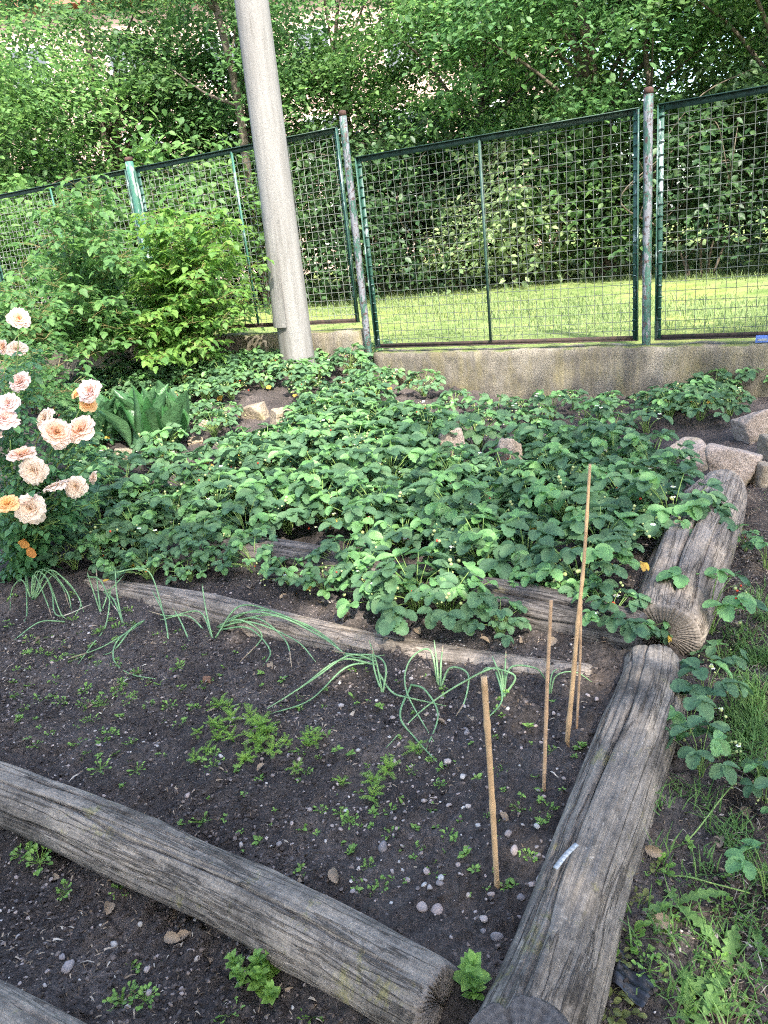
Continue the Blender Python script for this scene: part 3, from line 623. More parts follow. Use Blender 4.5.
log('border_log', [(150, 555, .07, .09), (270, 560, .09, .115), (400, 586, .09, .115), (520, 608, .08, .11), (640, 636, .06, .1)], 'dark damp log half hidden under the strawberry leaves', 'wood_dark', 'end_dark', 4, 18)
# upright round post in front
q = at(519, 1028, .2)
rr = np.random.default_rng(4); mb = MB(); th = np.arange(60) * 2 * pi / 60
rad = .105 * (1 + .03 * np.sin(2 * th + 1) + .02 * np.sin(3 * th)); rad -= .02 * np.exp(-((th - 1.65) / .12) ** 2)
zz = [-.3, .0, .235, .24]; V = []; G = []
for k, z in enumerate(zz):
    for a_ in range(60):
        r_ = rad[a_] * (1 if k < 3 else .96); V.append([r_ * cos(th[a_]), r_ * sin(th[a_]), z - .12]); G.append([z, r_ * cos(th[a_]), r_ * sin(th[a_])])
Fq = [[k * 60 + a_, k * 60 + (a_ + 1) % 60, (k + 1) * 60 + (a_ + 1) % 60, (k + 1) * 60 + a_] for k in range(3) for a_ in range(60)]
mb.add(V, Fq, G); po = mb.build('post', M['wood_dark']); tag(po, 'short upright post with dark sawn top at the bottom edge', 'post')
po.name = 'wooden_post'; po.location = q - np.array([0, 0, .12]); po.rotation_euler = (R(24), R(-4), 0)
mb = MB(); V = []; G = []
for f_ in (.96, .8, .6, .4, .2):
    for a_ in range(60):
        cr = .012 * sum(math.exp(-((th[a_] - cc) / .05) ** 2) for cc in (.8, 1.7, 2.6, 4)) * (f_ < .95) * min(1, f_ * 2)
        V.append([rad[a_] * f_ * cos(th[a_]), rad[a_] * f_ * sin(th[a_]), .121 - cr]); G.append([rad[a_] * f_, cos(th[a_]), sin(th[a_])])
V.append([0, 0, .121]); G.append([0, 0, 0])
Fq = [[k * 60 + a_, k * 60 + (a_ + 1) % 60, (k + 1) * 60 + (a_ + 1) % 60, (k + 1) * 60 + a_] for k in range(4) for a_ in range(60)]
mb.add(V, Fq, G); mb.f.append(np.array([[240 + a_, 240 + (a_ + 1) % 60, 300] for a_ in range(60)])); mb.build('sawn_top', M['end_dark'], po)

# ------------------------------------------------------------------ rocks
def rock(px, py, z, dim, label, mat='granite', seed=1, rz=0, name='granite_block', round_=.12, group=None, kk=26.0):
    rr = np.random.default_rng(seed)
    import bmesh
    p = at(px, py, z); g0 = hz(p[0], p[1]); half = dim[2] * .39; top = z + half; bot = min(z - half, g0 - .03); dim = (dim[0], dim[1], (top - bot) / .78); p[2] = (top + bot) / 2
    bm = bmesh.new(); bmesh.ops.create_icosphere(bm, subdivisions=5, radius=1)
    V = np.array([v.co[:] for v in bm.verts]); Fq = np.array([[v.index for v in f.verts] for f in bm.faces]); bm.free()
    N_ = np.vstack([np.array([[1, 0, 0], [-1, 0, 0], [0, 1, 0], [0, -1, 0], [0, 0, 1], [0, 0, -1]]) + rr.normal(0, .2, (6, 3)), unit(6, rr)])
    N_ /= np.linalg.norm(N_, axis=1)[:, None]; D = np.r_[rr.uniform(.56, .68, 6), rr.uniform(.78, .95, 6)]
    dots = V @ N_.T; q = np.where(dots > .05, D / np.maximum(dots, .05), 9.)
    rad = -np.log(np.exp(-kk * np.minimum(q, 1.25)).sum(1)) / kk
    rad = np.minimum(rad, 1.2) + (vn3(V * 3.1 + 5, seed) - .5) * .1 + (vn3(V * 8 + 9, seed + 2) - .5) * .06 + (vn3(V * 21 + 9, seed + 4) - .5) * .03
    V = V * rad[:, None] * np.array(dim) * .6
    mb = MB(); mb.add(V, Fq); o = mb.build(name, M[mat]); o.location = p; o.rotation_euler = (0, 0, rz)
    return tag(o, label, 'rock', group)
rock(687, 458, .08, (.27, .25, .2), 'square pink granite block left of the larger one', seed=21, rz=.3)
rock(733, 466, .1, (.33, .27, .26), 'large squared granite block just behind the bleached log end', seed=22, rz=-.25)
rock(752, 424, .15, (.25, .22, .17), 'rounded pink boulder topmost of the stones by the right edge', seed=23, rz=.2, name='boulder')
rock(775, 446, .1, (.2, .2, .16), 'tan stone wedged under the pink boulder at the right edge', 'fieldstone', 24, name='field_stone')
rock(764, 478, .04, (.17, .17, .28), 'upright mossy brown stone at the right edge behind the bleached log', 'fieldstone', 25, name='field_stone')
rock(131, 456, .24, (.23, .18, .15), 'flat tan stone in front of the broad lily leaves', 'fieldstone', 26, .3, 'field_stone')
rock(255, 411, .33, (.3, .17, .16), 'long slanted tan stone below the concrete pole', 'fieldstone', 27, -.5, 'field_stone')
rock(281, 416, .32, (.2, .16, .15), 'dark tilted stone right of the slanted tan stone', 'fieldstone', 28, .6, 'field_stone')
rock(196, 443, .21, (.17, .14, .1), 'small brown stone right of the broad lily leaves', 'fieldstone', 29, .1, 'field_stone')
rock(208, 424, .28, (.22, .15, .1), 'low grey stone between lily leaves and slanted stone', 'granite', 30, .1, 'field_stone')
rock(450, 437, .27, (.2, .15, .14), 'pale stone half buried in the middle of the strawberry bed', 'granite', 31, .2, 'field_stone')
rock(510, 449, .26, (.14, .12, .13), 'small pinkish stone peeping between strawberry leaves', 'granite', 32, .9, 'field_stone')
rock(95, 372, .34, (.28, .2, .14), 'flat grey stone under the dark bramble leaves', 'granite', 33, .2, 'field_stone')
rock(22, 522, .1, (.2, .16, .2), 'brown stone under the rose flowers at the left edge', 'fieldstone', 34, .2, 'field_stone')
rock(290, 392, .3, (.14, .12, .1), 'little pale stone close to the foot of the pole', 'granite', 35, .2, 'field_stone')

# ------------------------------------------------------------------ strawberries
def straw_parts(seed, nl, hh, sp, young=.15, nfl=5, leafs=1.0, yel=0, red=0):
    rr = np.random.default_rng(seed)
    fo = MB(); fy = MB(); st = MB(); fl = MB(); be = MB(); ye = MB(); rb = MB()
    def trif(P, phi, s, tilt, tgt):
        for da, ss in ((0, 1.0), (1.25, .92), (-1.25, .92)):
            a_ = phi + da + rr.normal(0, .1); el = -tilt * (1 if da == 0 else .45) + rr.normal(0, .2)
            Yv = np.array([[cos(a_) * cos(el), sin(a_) * cos(el), sin(el)]]); Zv = np.array([[rr.normal(0, .2) + .25 * cos(phi), rr.normal(0, .2) + .25 * sin(phi), 1.0]])
            inst(tgt, T_STRAW, [P], frames(Yv, Zv), [s * ss])
    for i in range(nl):
        phi = i * 2.399 + rr.normal(0, .4); q = (i + .5) / nl
        r_ = sp * (.25 + .75 * q ** .7) * rr.uniform(.8, 1.15); z = hh * (1.05 - .55 * q ** 1.6) * rr.uniform(.8, 1.12)
        tip = np.array([cos(phi) * r_, sin(phi) * r_, z]); mid = np.array([cos(phi) * r_ * .35, sin(phi) * r_ * .35, z * .6])
        tube(st, catmull([np.array([cos(phi) * .01, sin(phi) * .01, -.02]), mid, tip], 6), [.0028, .0026, .0024, .0022, .002, .0018], 4, False)
        yng = rr.random() < young
        trif(tip, phi, rr.uniform(.055, .1) * leafs * (.85 if yng else 1), rr.uniform(.05, .5), fy if yng else fo)
    for i in range(nfl):
        phi = rr.uniform(0, 2 * pi); r_ = sp * rr.uniform(.4, 1.1); z = hh * rr.uniform(.35, .95)
        tip = np.array([cos(phi) * r_, sin(phi) * r_, z]); tube(st, catmull([np.zeros(3), tip * [.4, .4, .8], tip], 5), .0014, 3, False)
        for b in range(rr.integers(2, 6)):
            q = tip + rr.normal(0, .018, 3)
            if rr.random() < .15:
                a_ = np.arange(5) * 2 * pi / 5 + rr.uniform(0, 6); up = np.array([rr.normal(0, .3), rr.normal(0, .3) - .3, 1.0])
                Yv = np.stack([np.cos(a_), np.sin(a_), a_ * 0 + .1], -1); inst(fl, T_OV, np.repeat(q[None], 5, 0), frames(Yv, np.repeat(up[None], 5, 0)), .012, .016)
                inst(be, SPH, [q + [0, 0, .001]], np.eye(3)[None], [.004])
            else:
                inst(be if rr.random() > .07 * red else rb, SPH, [q - [0, 0, .01]], np.eye(3)[None], [rr.uniform(.0035, .0085)])
    for i in range(yel):
        phi = rr.uniform(0, 2 * pi); r_ = sp * rr.uniform(.6, 1.15); trif(np.array([cos(phi) * r_, sin(phi) * r_, rr.uniform(.04, .12)]), phi, rr.uniform(.025, .042), .9, ye)
    return fo, fy, st, fl, be, ye, rb
import bmesh
_bm = bmesh.new(); bmesh.ops.create_icosphere(_bm, subdivisions=1, radius=1)
SPH = (np.array([v.co[:] for v in _bm.verts]), np.array([[v.index for v in f.verts] for f in _bm.faces])); _bm.free()
def straw_proto(seed, *a, **k):
    fo, fy, st, fl, be, ye, rb = straw_parts(seed, *a, **k)
    root = empty('strawberry_plant', (0, 0, -50))
    for m_, nm, mt in ((fo, 'foliage', 'straw'), (fy, 'young_foliage', 'straw_young'), (st, 'stalk_clumps', 'stalk'), (fl, 'blossom', 'white'), (be, 'berry_clumps', 'berry'), (ye, 'withered_foliage', 'yellow'), (rb, 'ripe_berry_clumps', 'redberry')):
        if m_.n: m_.build(nm, M[mt], root)
    return root
protos = [straw_proto(100 + k, [23, 20, 25, 19, 22, 14][k], [.2, .175, .225, .16, .195, .15][k], [.19, .18, .21, .17, .2, .16][k], .26, [5, 7, 4, 6, 5, 3][k], .92, [1, 2, 0, 1, 1, 1][k], 1) for k in range(6)]
small_protos = [straw_proto(120 + k, [9, 7, 10][k], [.15, .11, .19][k], [.12, .13, .14][k], .35, [2, 1, 3][k], .85, [0, 1, 0][k], 0) for k in range(3)]
loose_protos = [straw_proto(140 + k, [7, 8, 6][k], [.2, .24, .16][k], [.15, .17, .15][k], .3, [4, 2, 3][k], 1.15, 0, 2) for k in range(3)]
KID = {p.name: kids_of(p) for p in protos + small_protos + loose_protos}
used = set()
def put_straw(pr, x, y, rz, sc, label, group, dz=0.0, tilt=0):
    if pr.name not in used: used.add(pr.name); o = pr
    else: o = copy_tree(pr, KID[pr.name])
    o.location = (x, y, hz(x, y) + dz); o.rotation_euler = (rng.normal(0, .06) + tilt, rng.normal(0, .06), rz); o.scale = (sc,) * 3
    if group is None and 'group' in o: del o['group']
    tag(o, label, 'strawberry plant', group); return o
def log_y_back(x):   # dark back log line
    return 4.35 + (x + 1.3) * (2.6 - 4.35) / (.95 + 1.3)
def in_poly(px, py, poly):
    c = False; j = len(poly) - 1
    for i in range(len(poly)):
        xi, yi = poly[i]; xj, yj = poly[j]
        if (yi > py) != (yj > py) and px < (xj - xi) * (py - yi) / (yj - yi) + xi: c = not c
        j = i
    return c
GAPS = [(255, 411, 30, 16), (281, 416, 14, 14), (196, 443, 16, 12), (131, 458, 26, 16), (208, 424, 16, 8), (450, 437, 14, 8), (510, 449, 10, 8), (687, 458, 26, 24), (733, 466, 30, 26), (752, 424, 30, 24), (22, 540, 24, 30)]
def hides(x, y, h=.13):
    for hh in (.05, h):
        v = np.array([x, y, hz(x, y) + hh]) - CAMP; px = 384 + F_PX * (v @ _x) / (v @ _f); py = 512 - F_PX * (v @ _u) / (v @ _f)
        if any(abs(px - a) < w + 8 and -h2 < py - b < h2 + 10 for a, b, w, h2 in GAPS): return True
    return False
def scatter(poly, z, step, jit=.35):
    W = [at(px, py, z)[:2] for px, py in poly]; W = [(float(a), float(b)) for a, b in W]
    xs = [w[0] for w in W]; ys = [w[1] for w in W]; out = []
    y = min(ys); row = 0
    while y < max(ys):
        x = min(xs) + (step / 2 if row % 2 else 0)
        while x < max(xs):
            a = x + rng.uniform(-jit, jit) * step; b = y + rng.uniform(-jit, jit) * step
            if in_poly(a, b, W) and not hides(a, b): out.append((a, b))
            x += step
        y += step * .87; row += 1
    return out
BED = [(200, 546), (300, 548), (420, 571), (540, 588), (632, 603), (655, 558), (690, 505), (660, 470), (560, 445), (440, 440), (330, 440), (270, 450), (200, 465), (130, 490), (95, 520), (150, 545)]
nstr = 0
for (x, y) in scatter(BED, .1, .282):
    put_straw(protos[rng.integers(0, 5)], x, y, rng.uniform(0, 6.3), rng.uniform(1.0, 1.28), 'strawberry plant in the dense dark green bed behind the damp log', 'strawberry plants crowded in the bed'); nstr += 1
BACK = [(200, 470), (270, 452), (330, 444), (430, 440), (455, 425), (420, 405), (370, 380), (330, 372), (310, 366), (270, 372), (180, 380), (110, 390), (60, 420), (80, 470), (120, 480)]
for (x, y) in scatter(BACK, .27, .305):
    if abs(x - pb[0]) < .25 and abs(y - pb[1]) < .25: continue
    put_straw(protos[rng.integers(0, 6)], x, y, rng.uniform(0, 6.3), rng.uniform(.85, 1.12), 'strawberry plant on the raised ground around the concrete pole', 'strawberry plants below the pole'); nstr += 1
FAR = [(440, 435), (560, 442), (650, 450), (690, 435), (740, 395), (640, 405), (520, 405), (430, 410)]
for (x, y) in scatter(FAR, .08, .32, .45):
    put_straw(small_protos[rng.integers(0, 3)], x, y, rng.uniform(0, 6.3), rng.uniform(.8, 1.25), 'small low strawberry plant on bare soil before the concrete wall', 'small strawberry plants before the wall'); nstr += 1
for px, py, sc in ((690, 400, 1.1), (715, 395, 1.15), (740, 390, 1.1), (765, 388, 1.1), (670, 412, .9), (700, 412, 1.0), (730, 408, .9), (655, 405, .8), (400, 390, 1.0), (425, 402, 1.0), (380, 385, 1.05), (455, 408, .9), (350, 376, 1)):
    p = at(px, py, .12); put_straw(protos[rng.integers(0, 6)], p[0], p[1], rng.uniform(0, 6.3), sc, 'leafy strawberry plant growing against the foot of the concrete wall', 'strawberry plants along the wall foot'); nstr += 1
for px, py, sc in ((60, 405, .9), (75, 420, .9), (90, 395, .8), (130, 395, .8), (55, 450, .9), (80, 470, 1), (95, 490, 1), (110, 475, .9), (185, 395, .85), (205, 400, .8), (225, 420, .8), (230, 398, .9), (165, 470, .9), (215, 440, .85), (165, 388, .85), (215, 385, .85), (240, 385, .9), (120, 378, .85), (90, 375, .8), (330, 395, .9), (310, 412, .9), (300, 430, .9)):
    p = at(px, py, .3 if py < 430 else .2); put_straw(protos[rng.integers(0, 6)], p[0], p[1], rng.uniform(0, 6.3), sc, 'strawberry plant among the tan stones on the raised left ground', 'strawberry plants among the left stones'); nstr += 1
STRIP = [(395, 612), (430, 622), (500, 628), (490, 618), (420, 605)]
for px, py, sc in ((385, 606, 1.15), (418, 612, 1.2), (448, 618, 1.05), (225, 566, .8), (256, 572, .75), (325, 592, .7), (345, 580, .8), (540, 602, .75), (572, 608, .7), (362, 590, .8), (500, 632, .6), (290, 584, .75), (612, 630, .85), (640, 634, .6)):
    p = at(px, py, .06); put_straw(protos[rng.integers(0, 6)], p[0], p[1], rng.uniform(0, 6.3), sc, 'strawberry plant growing between the damp log and the sunken log', 'strawberry plants between the two logs'); nstr += 1
for px, py, sc in ((75, 548, 1.1), (105, 545, 1.2), (140, 552, 1.15), (175, 556, 1.1), (205, 562, .9), (60, 565, .9), (85, 530, 1.1), (120, 526, 1.1), (150, 530, 1.05), (180, 542, 1.05), (212, 548, .95), (100, 560, .9), (245, 556, .8), (45, 545, .9), (112, 574, .7), (150, 578, .65), (75, 570, .75), (190, 578, .6), (135, 566, .8)):
    p = at(px, py, .06); put_straw(loose_protos[rng.integers(0, 3)] if px < 100 else protos[rng.integers(0, 6)], p[0], p[1], rng.uniform(0, 6.3), sc, 'strawberry plant leaning over the left end of the sunken log', 'strawberry plants by the left log end'); nstr += 1
for (px, py, sc, lab) in ((708, 634, 1.6, 'tall bright strawberry plant beside the sawn end of the bleached log'), (688, 735, 1.15, 'strawberry plant right of the thick log just past its rounded end'), (705, 708, 1.1, 'strawberry plant with spread leaves right of the thick log end'), (700, 772, 1.05, 'dark leaved strawberry plant against the right flank of the thick log'),
                          (765, 575, 1.0, 'strawberry plant cut by the right edge beside the bleached log'), (720, 665, .8, 'low strawberry plant at the grass edge near the bleached log'), (765, 790, .8, 'strawberry runner plant on the grass at the right edge'), (768, 885, .9, 'big leaved strawberry plant at the lower right edge'), (660, 650, .6, 'small strawberry plant squeezed between the two log ends'),
                          (745, 560, .7, 'small strawberry plant near the stones on the right'), (640, 388, .8, 'strawberry plant hanging high on the concrete wall face')):
    z = -.04; p = at(px, py, z)
    if 'high' in lab: p = at(637, 400, .1)
    put_straw(loose_protos[rng.integers(0, 3)], p[0], p[1], rng.uniform(0, 6.3), sc * .66, lab, None); nstr += 1
print('strawberries', nstr)
for pr in protos + small_protos + loose_protos:
    if pr.name not in used:
        for k in kids_of(pr)[pr.name]: bpy.data.objects.remove(k)
        bpy.data.objects.remove(pr)
# runners on the path
def runner(pts, label, r_=.0022, mat='stalk', name='strawberry_runner'):
    mb = MB(); tube(mb, catmull([at(a, b, z) for a, b, z in pts], 24), r_, 5); return tag(mb.build(name, M[mat]), label, 'runner')
runner([(668, 850, -.07), (690, 838, -.03), (720, 800, -.02), (705, 822, -.04), (722, 790, -.06)][:3] + [(735, 782, -.06)], 'thin pale runner bending over soil right of the thick log')
runner([(645, 880, -.07), (680, 876, -.03), (715, 884, -.03), (750, 893, -.06)], 'long pale runner stretched across the path to the right edge')

# ------------------------------------------------------------------ sticks
def stick(path, label, r0, r1, mat='bamboo', nodes=0, name='bamboo_stick'):
    base = at(path[0][0], path[0][1], hz(*at(path[0][0], path[0][1], 0)[:2])); pts = [base + [0, 0, -.05], base]
    for k, (px, py, dy) in enumerate(path[1:]): pts.append(aty(px, py, base[1] + dy))
    C = catmull(pts, 40); mb = MB(); rad = np.linspace(r0, r1, 40)
    for k in range(nodes):
        i = int(8 + 30 * (k + .5) / nodes); rad[i] *= 1.22
    tube(mb, C, rad, 9); return tag(mb.build(name, M[mat]), label, 'stick')
stick([(497, 884), (491, 780, .01), (484, 677, .03)], 'stout short bamboo stick standing nearest in the dug bed', .0068, .0078, nodes=3)
stick([(544, 788), (547, 690, .01), (551, 600, .02)], 'thin straight stick between the two bamboo sticks', .0062, .0052, 'twig', 1, 'thin_stick')
stick([(567, 744), (573, 680, .0), (578, 620, .01), (584, 560, .02), (590, 464, .04)], 'tallest bent stick rising from the bed into the strawberries', .009, .0042, nodes=5)
stick([(577, 722), (580, 660, .0), (581, 600, .02)], 'thin pale stick leaning on the tallest bent stick', .004, .0045, 'twig', 0, 'thin_stick')

# ------------------------------------------------------------------ onions
def stand(a, b, z):
    p = at(a, b, z); zz = (.006 if z <= .021 else z)
    for _ in range(2): p = at(a, b, max(hzf(p[0], p[1]), hz(p[0], p[1])) + zz)
    return p
def onion(strands, label, r_=.0043):
    mb = MB()
    for s_ in strands:
        P = [stand(a, b, z) for a, b, z in s_]; P[0] = P[0] - [0, 0, .02]; C = catmull(P, 22); mb_r = np.linspace(r_, r_ * .55, 22); mb_r[-2:] *= .5; tube(mb, C, mb_r, 6)
    o = mb.build('onion_plant', M['chive']); m2 = MB()
    for q, s_ in enumerate(strands):
        if q % 4 != 1: continue
        P = [stand(a, b, z) for a, b, z in s_]; C = catmull(P, 22); tube(m2, C[17:] + [0, 0, .0005], np.linspace(r_ * .78, r_ * .3, 5), 6)
    m2.build('dry_tip_clumps', M['debris'], o)
    return tag(o, label, 'onion', 'onion plants along the sunken log')
g_ = .02
onion([[(31, 596, g_), (36, 572, .1), (48, 580, .08), (60, 612, .03), (66, 619, g_)], [(31, 596, g_), (40, 570, .1), (60, 583, .08), (70, 608, g_)], [(33, 595, g_), (45, 568, .1), (66, 590, .07), (72, 612, g_)], [(29, 596, g_), (26, 575, .08), (27, 612, .02), (24, 622, g_)],
       [(33, 596, g_), (50, 570, .1), (75, 592, .05), (84, 612, g_)], [(30, 596, g_), (34, 575, .1), (46, 600, .04), (52, 618, g_)], [(31, 597, g_), (22, 580, .06), (12, 590, .02), (10, 610, g_)], [(64, 618, g_), (40, 622, .03), (14, 640, g_)], [(33, 597, g_), (56, 574, .08), (80, 600, .05), (74, 618, g_)],
       [(30, 598, g_), (44, 577, .09), (52, 592, .08), (58, 616, .03), (92, 604, g_)]], 'floppy onion plant at the left edge with leaves bent into loops')
onion([[(100, 610, g_), (93, 590, .06), (87, 572, .12)], [(100, 610, g_), (98, 590, .06), (96, 568, .13)], [(122, 620, g_), (117, 595, .07), (115, 568, .13)], [(122, 620, g_), (114, 600, .05), (104, 592, .05), (112, 588, .08), (124, 575, .1)], [(100, 610, g_), (110, 590, .07), (106, 625, .02), (92, 645, .01), (78, 664, g_)],
       [(143, 617, .05), (128, 632, .03), (100, 648, .02), (68, 659, g_)], [(143, 617, .05), (118, 640, .03), (114, 660, .02), (130, 674, .01), (156, 679, g_)], [(143, 617, .05), (132, 628, .04), (112, 652, .01), (92, 655, g_)], [(115, 569, .13), (135, 569, .12), (150, 573, .1), (160, 600, .04), (166, 626, g_)],
       [(87, 573, .12), (100, 580, .1), (110, 600, .04), (118, 612, g_)]], 'onion plant with some upright leaves at the left log end')
onion([[(212, 636, g_), (206, 610, .07), (202, 584, .14)], [(212, 636, g_), (200, 612, .05), (170, 616, .04), (148, 611, .05)], [(210, 634, g_), (188, 616, .04), (160, 620, .03)], [(213, 636, g_), (240, 606, .08), (280, 614, .07), (300, 626, .04)], [(168, 640, g_), (164, 615, .05), (152, 590, .1)], [(190, 640, g_), (180, 620, .03), (172, 606, .06)]],
      'onion plant with a tall straight leaf in front of the log')
onion([[(216, 622, g_), (250, 612, .08), (300, 622, .07), (330, 640, .04), (345, 656, g_)], [(218, 624, g_), (255, 618, .08), (285, 640, .05), (292, 668, g_)], [(216, 624, g_), (250, 622, .07), (295, 640, .05), (316, 662, g_)], [(218, 626, g_), (248, 628, .06), (270, 650, .03), (262, 668, g_)], [(214, 624, g_), (260, 610, .09), (310, 628, .06), (338, 648, .03)],
       [(216, 622, g_), (240, 620, .07), (262, 636, .04), (240, 662, g_)], [(216, 624, g_), (270, 615, .08), (320, 636, .06), (352, 657, .04), (385, 655, .03)]], 'bushy onion plant fanning to the right along the log')
onion([[(382, 690, g_), (377, 665, .06), (369, 640, .12)], [(382, 690, g_), (374, 668, .06), (372, 645, .1)], [(375, 660, .06), (340, 660, .06), (300, 688, .03), (262, 712, g_)], [(372, 658, .06), (345, 668, .05), (310, 700, .02), (270, 714, g_)], [(376, 657, .06), (350, 655, .07), (318, 676, .05), (292, 694, g_)], [(382, 690, g_), (386, 668, .07), (376, 656, .07), (350, 654, .06), (330, 650, .05)]],
      'onion plant with three long leaves laid toward the bed middle')
onion([[(438, 682, g_), (437, 664, .06), (434, 640, .12)], [(440, 684, g_), (441, 664, .06), (443, 645, .1)], [(438, 682, g_), (430, 650, .09), (410, 660, .07), (406, 690, .04), (434, 742, g_)], [(410, 680, .03), (425, 690, .05), (438, 715, .03), (426, 750, g_)], [(411, 680, .03), (400, 715, .03), (415, 738, .02), (437, 762, g_)], [(440, 684, g_), (450, 668, .06), (468, 674, .06), (465, 700, .03), (456, 716, g_)],
       [(378, 668, .05), (392, 692, .02), (410, 698, g_), (446, 706, g_)]], 'onion plant with leaves coiled into open loops')
onion([[(503, 692, g_), (500, 676, .06), (492, 656, .11)], [(504, 692, g_), (505, 672, .06), (506, 650, .12)], [(503, 692, g_), (498, 668, .08), (460, 684, .05), (420, 712, .02), (386, 748, g_)], [(503, 692, g_), (510, 668, .07), (535, 668, .06), (546, 680, g_)], [(504, 690, g_), (496, 672, .07), (502, 700, .04), (484, 722, g_)], [(504, 691, g_), (515, 676, .06), (488, 668, .08), (480, 676, .05)]],
      'onion plant nearest the sticks with one leaf lying far left')
onion([[(550, 692, g_), (556, 676, .05), (575, 672, .05), (592, 682, g_)], [(549, 692, g_), (552, 674, .06), (560, 668, .05)]], 'sparse onion seedling right behind the thin stick', .003)

# ------------------------------------------------------------------ lily-like broad leaves
def lily(px, py, z, n_, hh, seed, label):
    rr = np.random.default_rng(seed); mb = MB(); p = at(px, py, z)
    for i in range(n_):
        a_ = i * 2.4 + rr.normal(0, .4); t_ = rr.uniform(.04, .6); Yv = np.array([[cos(a_) * sin(t_), sin(a_) * sin(t_), cos(t_)]]); Zv = np.array([[-cos(a_), -sin(a_), .4]])
        if rr.random() < .3: Zv = -Zv * [[1, 1, -1]]
        inst(mb, T_LILY, [[rr.normal(0, .1), rr.normal(0, .07), -.03]], frames(Yv, Zv), [hh * rr.uniform(.75, 1.1)], [hh * rr.uniform(.95, 1.2)])
    o = mb.build('broadleaf_plant', M['lily']); o.location = (p[0], p[1], z); tag(o, label, 'plant')
lily(158, 440, .27, 40, .47, 51, 'large clump of glossy upright broad leaves behind the flat stone')
lily(114, 440, .26, 26, .42, 52, 'smaller clump of broad upright leaves beside the roses')

# ------------------------------------------------------------------ compound-leaf shrubs
def pinnate(mb, P, phi, s, T, k, tilt, rr, spread=.9):
    """k leaflets around the end of a leaf stalk at P pointing phi"""
    ax = np.array([cos(phi) * cos(tilt), sin(phi) * cos(tilt), -sin(tilt)])
    side = np.array([-sin(phi), cos(phi), 0]); up = np.array([rr.normal(0, .25), rr.normal(0, .25), 1.0])
    pts = [P + ax * s * .5]; Ys = [ax]; sc = [s]
    for q in range(1, (k - 1) // 2 + 1):
        for sg in (-1, 1):
            pts.append(P + ax * s * .5 - ax * s * .5 * q); Ys.append(ax * .45 + side * sg * spread + [0, 0, rr.normal(-.1, .12)]); sc.append(s * (.85 - .1 * q))
    n_ = len(pts); Ys = np.array(Ys) + rr.normal(0, .08, (n_, 3)); inst(mb, T, pts, frames(Ys, np.repeat(up[None], n_, 0)), sc)
def cane_bush(base, tips, label, name, leafm, nleaf, ls, T, k, seed, bend=.35, cat='bush'):
    rr = np.random.default_rng(seed); lo = MB(); st = MB(); base = np.array(base)
    for tp in tips:
        tp = np.array(tp); b = base + np.r_[rr.normal(0, .1, 2), 0]; mid = b * .5 + tp * .5 + np.array([0, 0, bend * .5]) + rr.normal(0, .06, 3)
        C = catmull([b, mid, tp], 24); tube(st, C - base, np.linspace(.007, .002, 24), 5)
        for i in range(nleaf):
            u = rr.uniform(.22, 1) ** .8; j = min(23, int(u * 23)); phi = rr.uniform(0, 2 * pi); r_ = rr.uniform(.03, .3) * (1.3 - .7 * u)
            q = C[j] + np.array([cos(phi) * r_, sin(phi) * r_, rr.uniform(-.03, .08)]); tube(st, [C[j] - base, (C[j] + q) / 2 - base + [0, 0, .01], q - base], .0014, 3, False)
            pinnate(lo, q - base, phi, ls * rr.uniform(.7, 1.2), T, k, rr.uniform(-.1, .8), rr)
    root = empty(name, base, 0, label, cat); lo.build('foliage', M[leafm], root); st.build('cane', M['cane'], root); return root
def A3(px, py, y): return aty(px, py, y)
def tips_in(poly, n_, y0, y1, seed):
    rr = np.random.default_rng(seed); out = []; xs = [q[0] for q in poly]; ys = [q[1] for q in poly]
    while len(out) < n_:
        px, py = rr.uniform(min(xs), max(xs)), rr.uniform(min(ys), max(ys))
        if in_poly(px, py, poly): out.append(aty(px, py, rr.uniform(y0, y1) - (py - 200) / 150 * .35))
    return out
cane_bush(at(180, 350, .42), tips_in([(140, 205), (160, 185), (190, 172), (215, 190), (240, 222), (232, 300), (225, 364), (120, 364), (112, 280), (118, 235)], 38, 7.4, 8.0, 661), 'bright yellow green raspberry bush in the sun left of the pole', 'raspberry_bush', 'rasp', 62, .098, T_RASP, 3, 61)
cane_bush(at(228, 350, .42), tips_in([(225, 240), (250, 245), (255, 300), (240, 345), (205, 345), (215, 300)], 9, 7.6, 8.0, 662), 'small thin raspberry sprout between the bright bush and the pole', 'raspberry_bush', 'rasp', 22, .075, T_RASP, 3, 62)
cane_bush(at(95, 352, .4), tips_in([(40, 190), (60, 162), (85, 160), (110, 195), (130, 240), (138, 300), (132, 364), (35, 364), (22, 250)], 38, 7.0, 7.5, 663), 'tall mid green raspberry bush against the left fence', 'raspberry_bush', 'rasp_dark', 58, .098, T_RASP, 3, 63)
cane_bush(at(20, 365, .38), tips_in([(-40, 260), (10, 245), (45, 260), (60, 310), (70, 365), (-40, 370)], 28, 6.4, 6.9, 664), 'dark green bramble bush at the left edge behind the roses', 'bramble_bush', 'rasp_dark', 50, .08, T_RASP, 3, 64)
cane_bush(at(35, 420, .2), [A3(10, 340, 5.3), A3(40, 350, 5.4), A3(60, 365, 5.5), A3(30, 375, 5.2), A3(70, 390, 5.3), A3(-5, 380, 5.2), A3(50, 400, 5.1)], 'low leafy bush behind the rose flowers at left', 'leafy_bush', 'rasp_dark', 50, .06, T_ROSE, 5, 65)

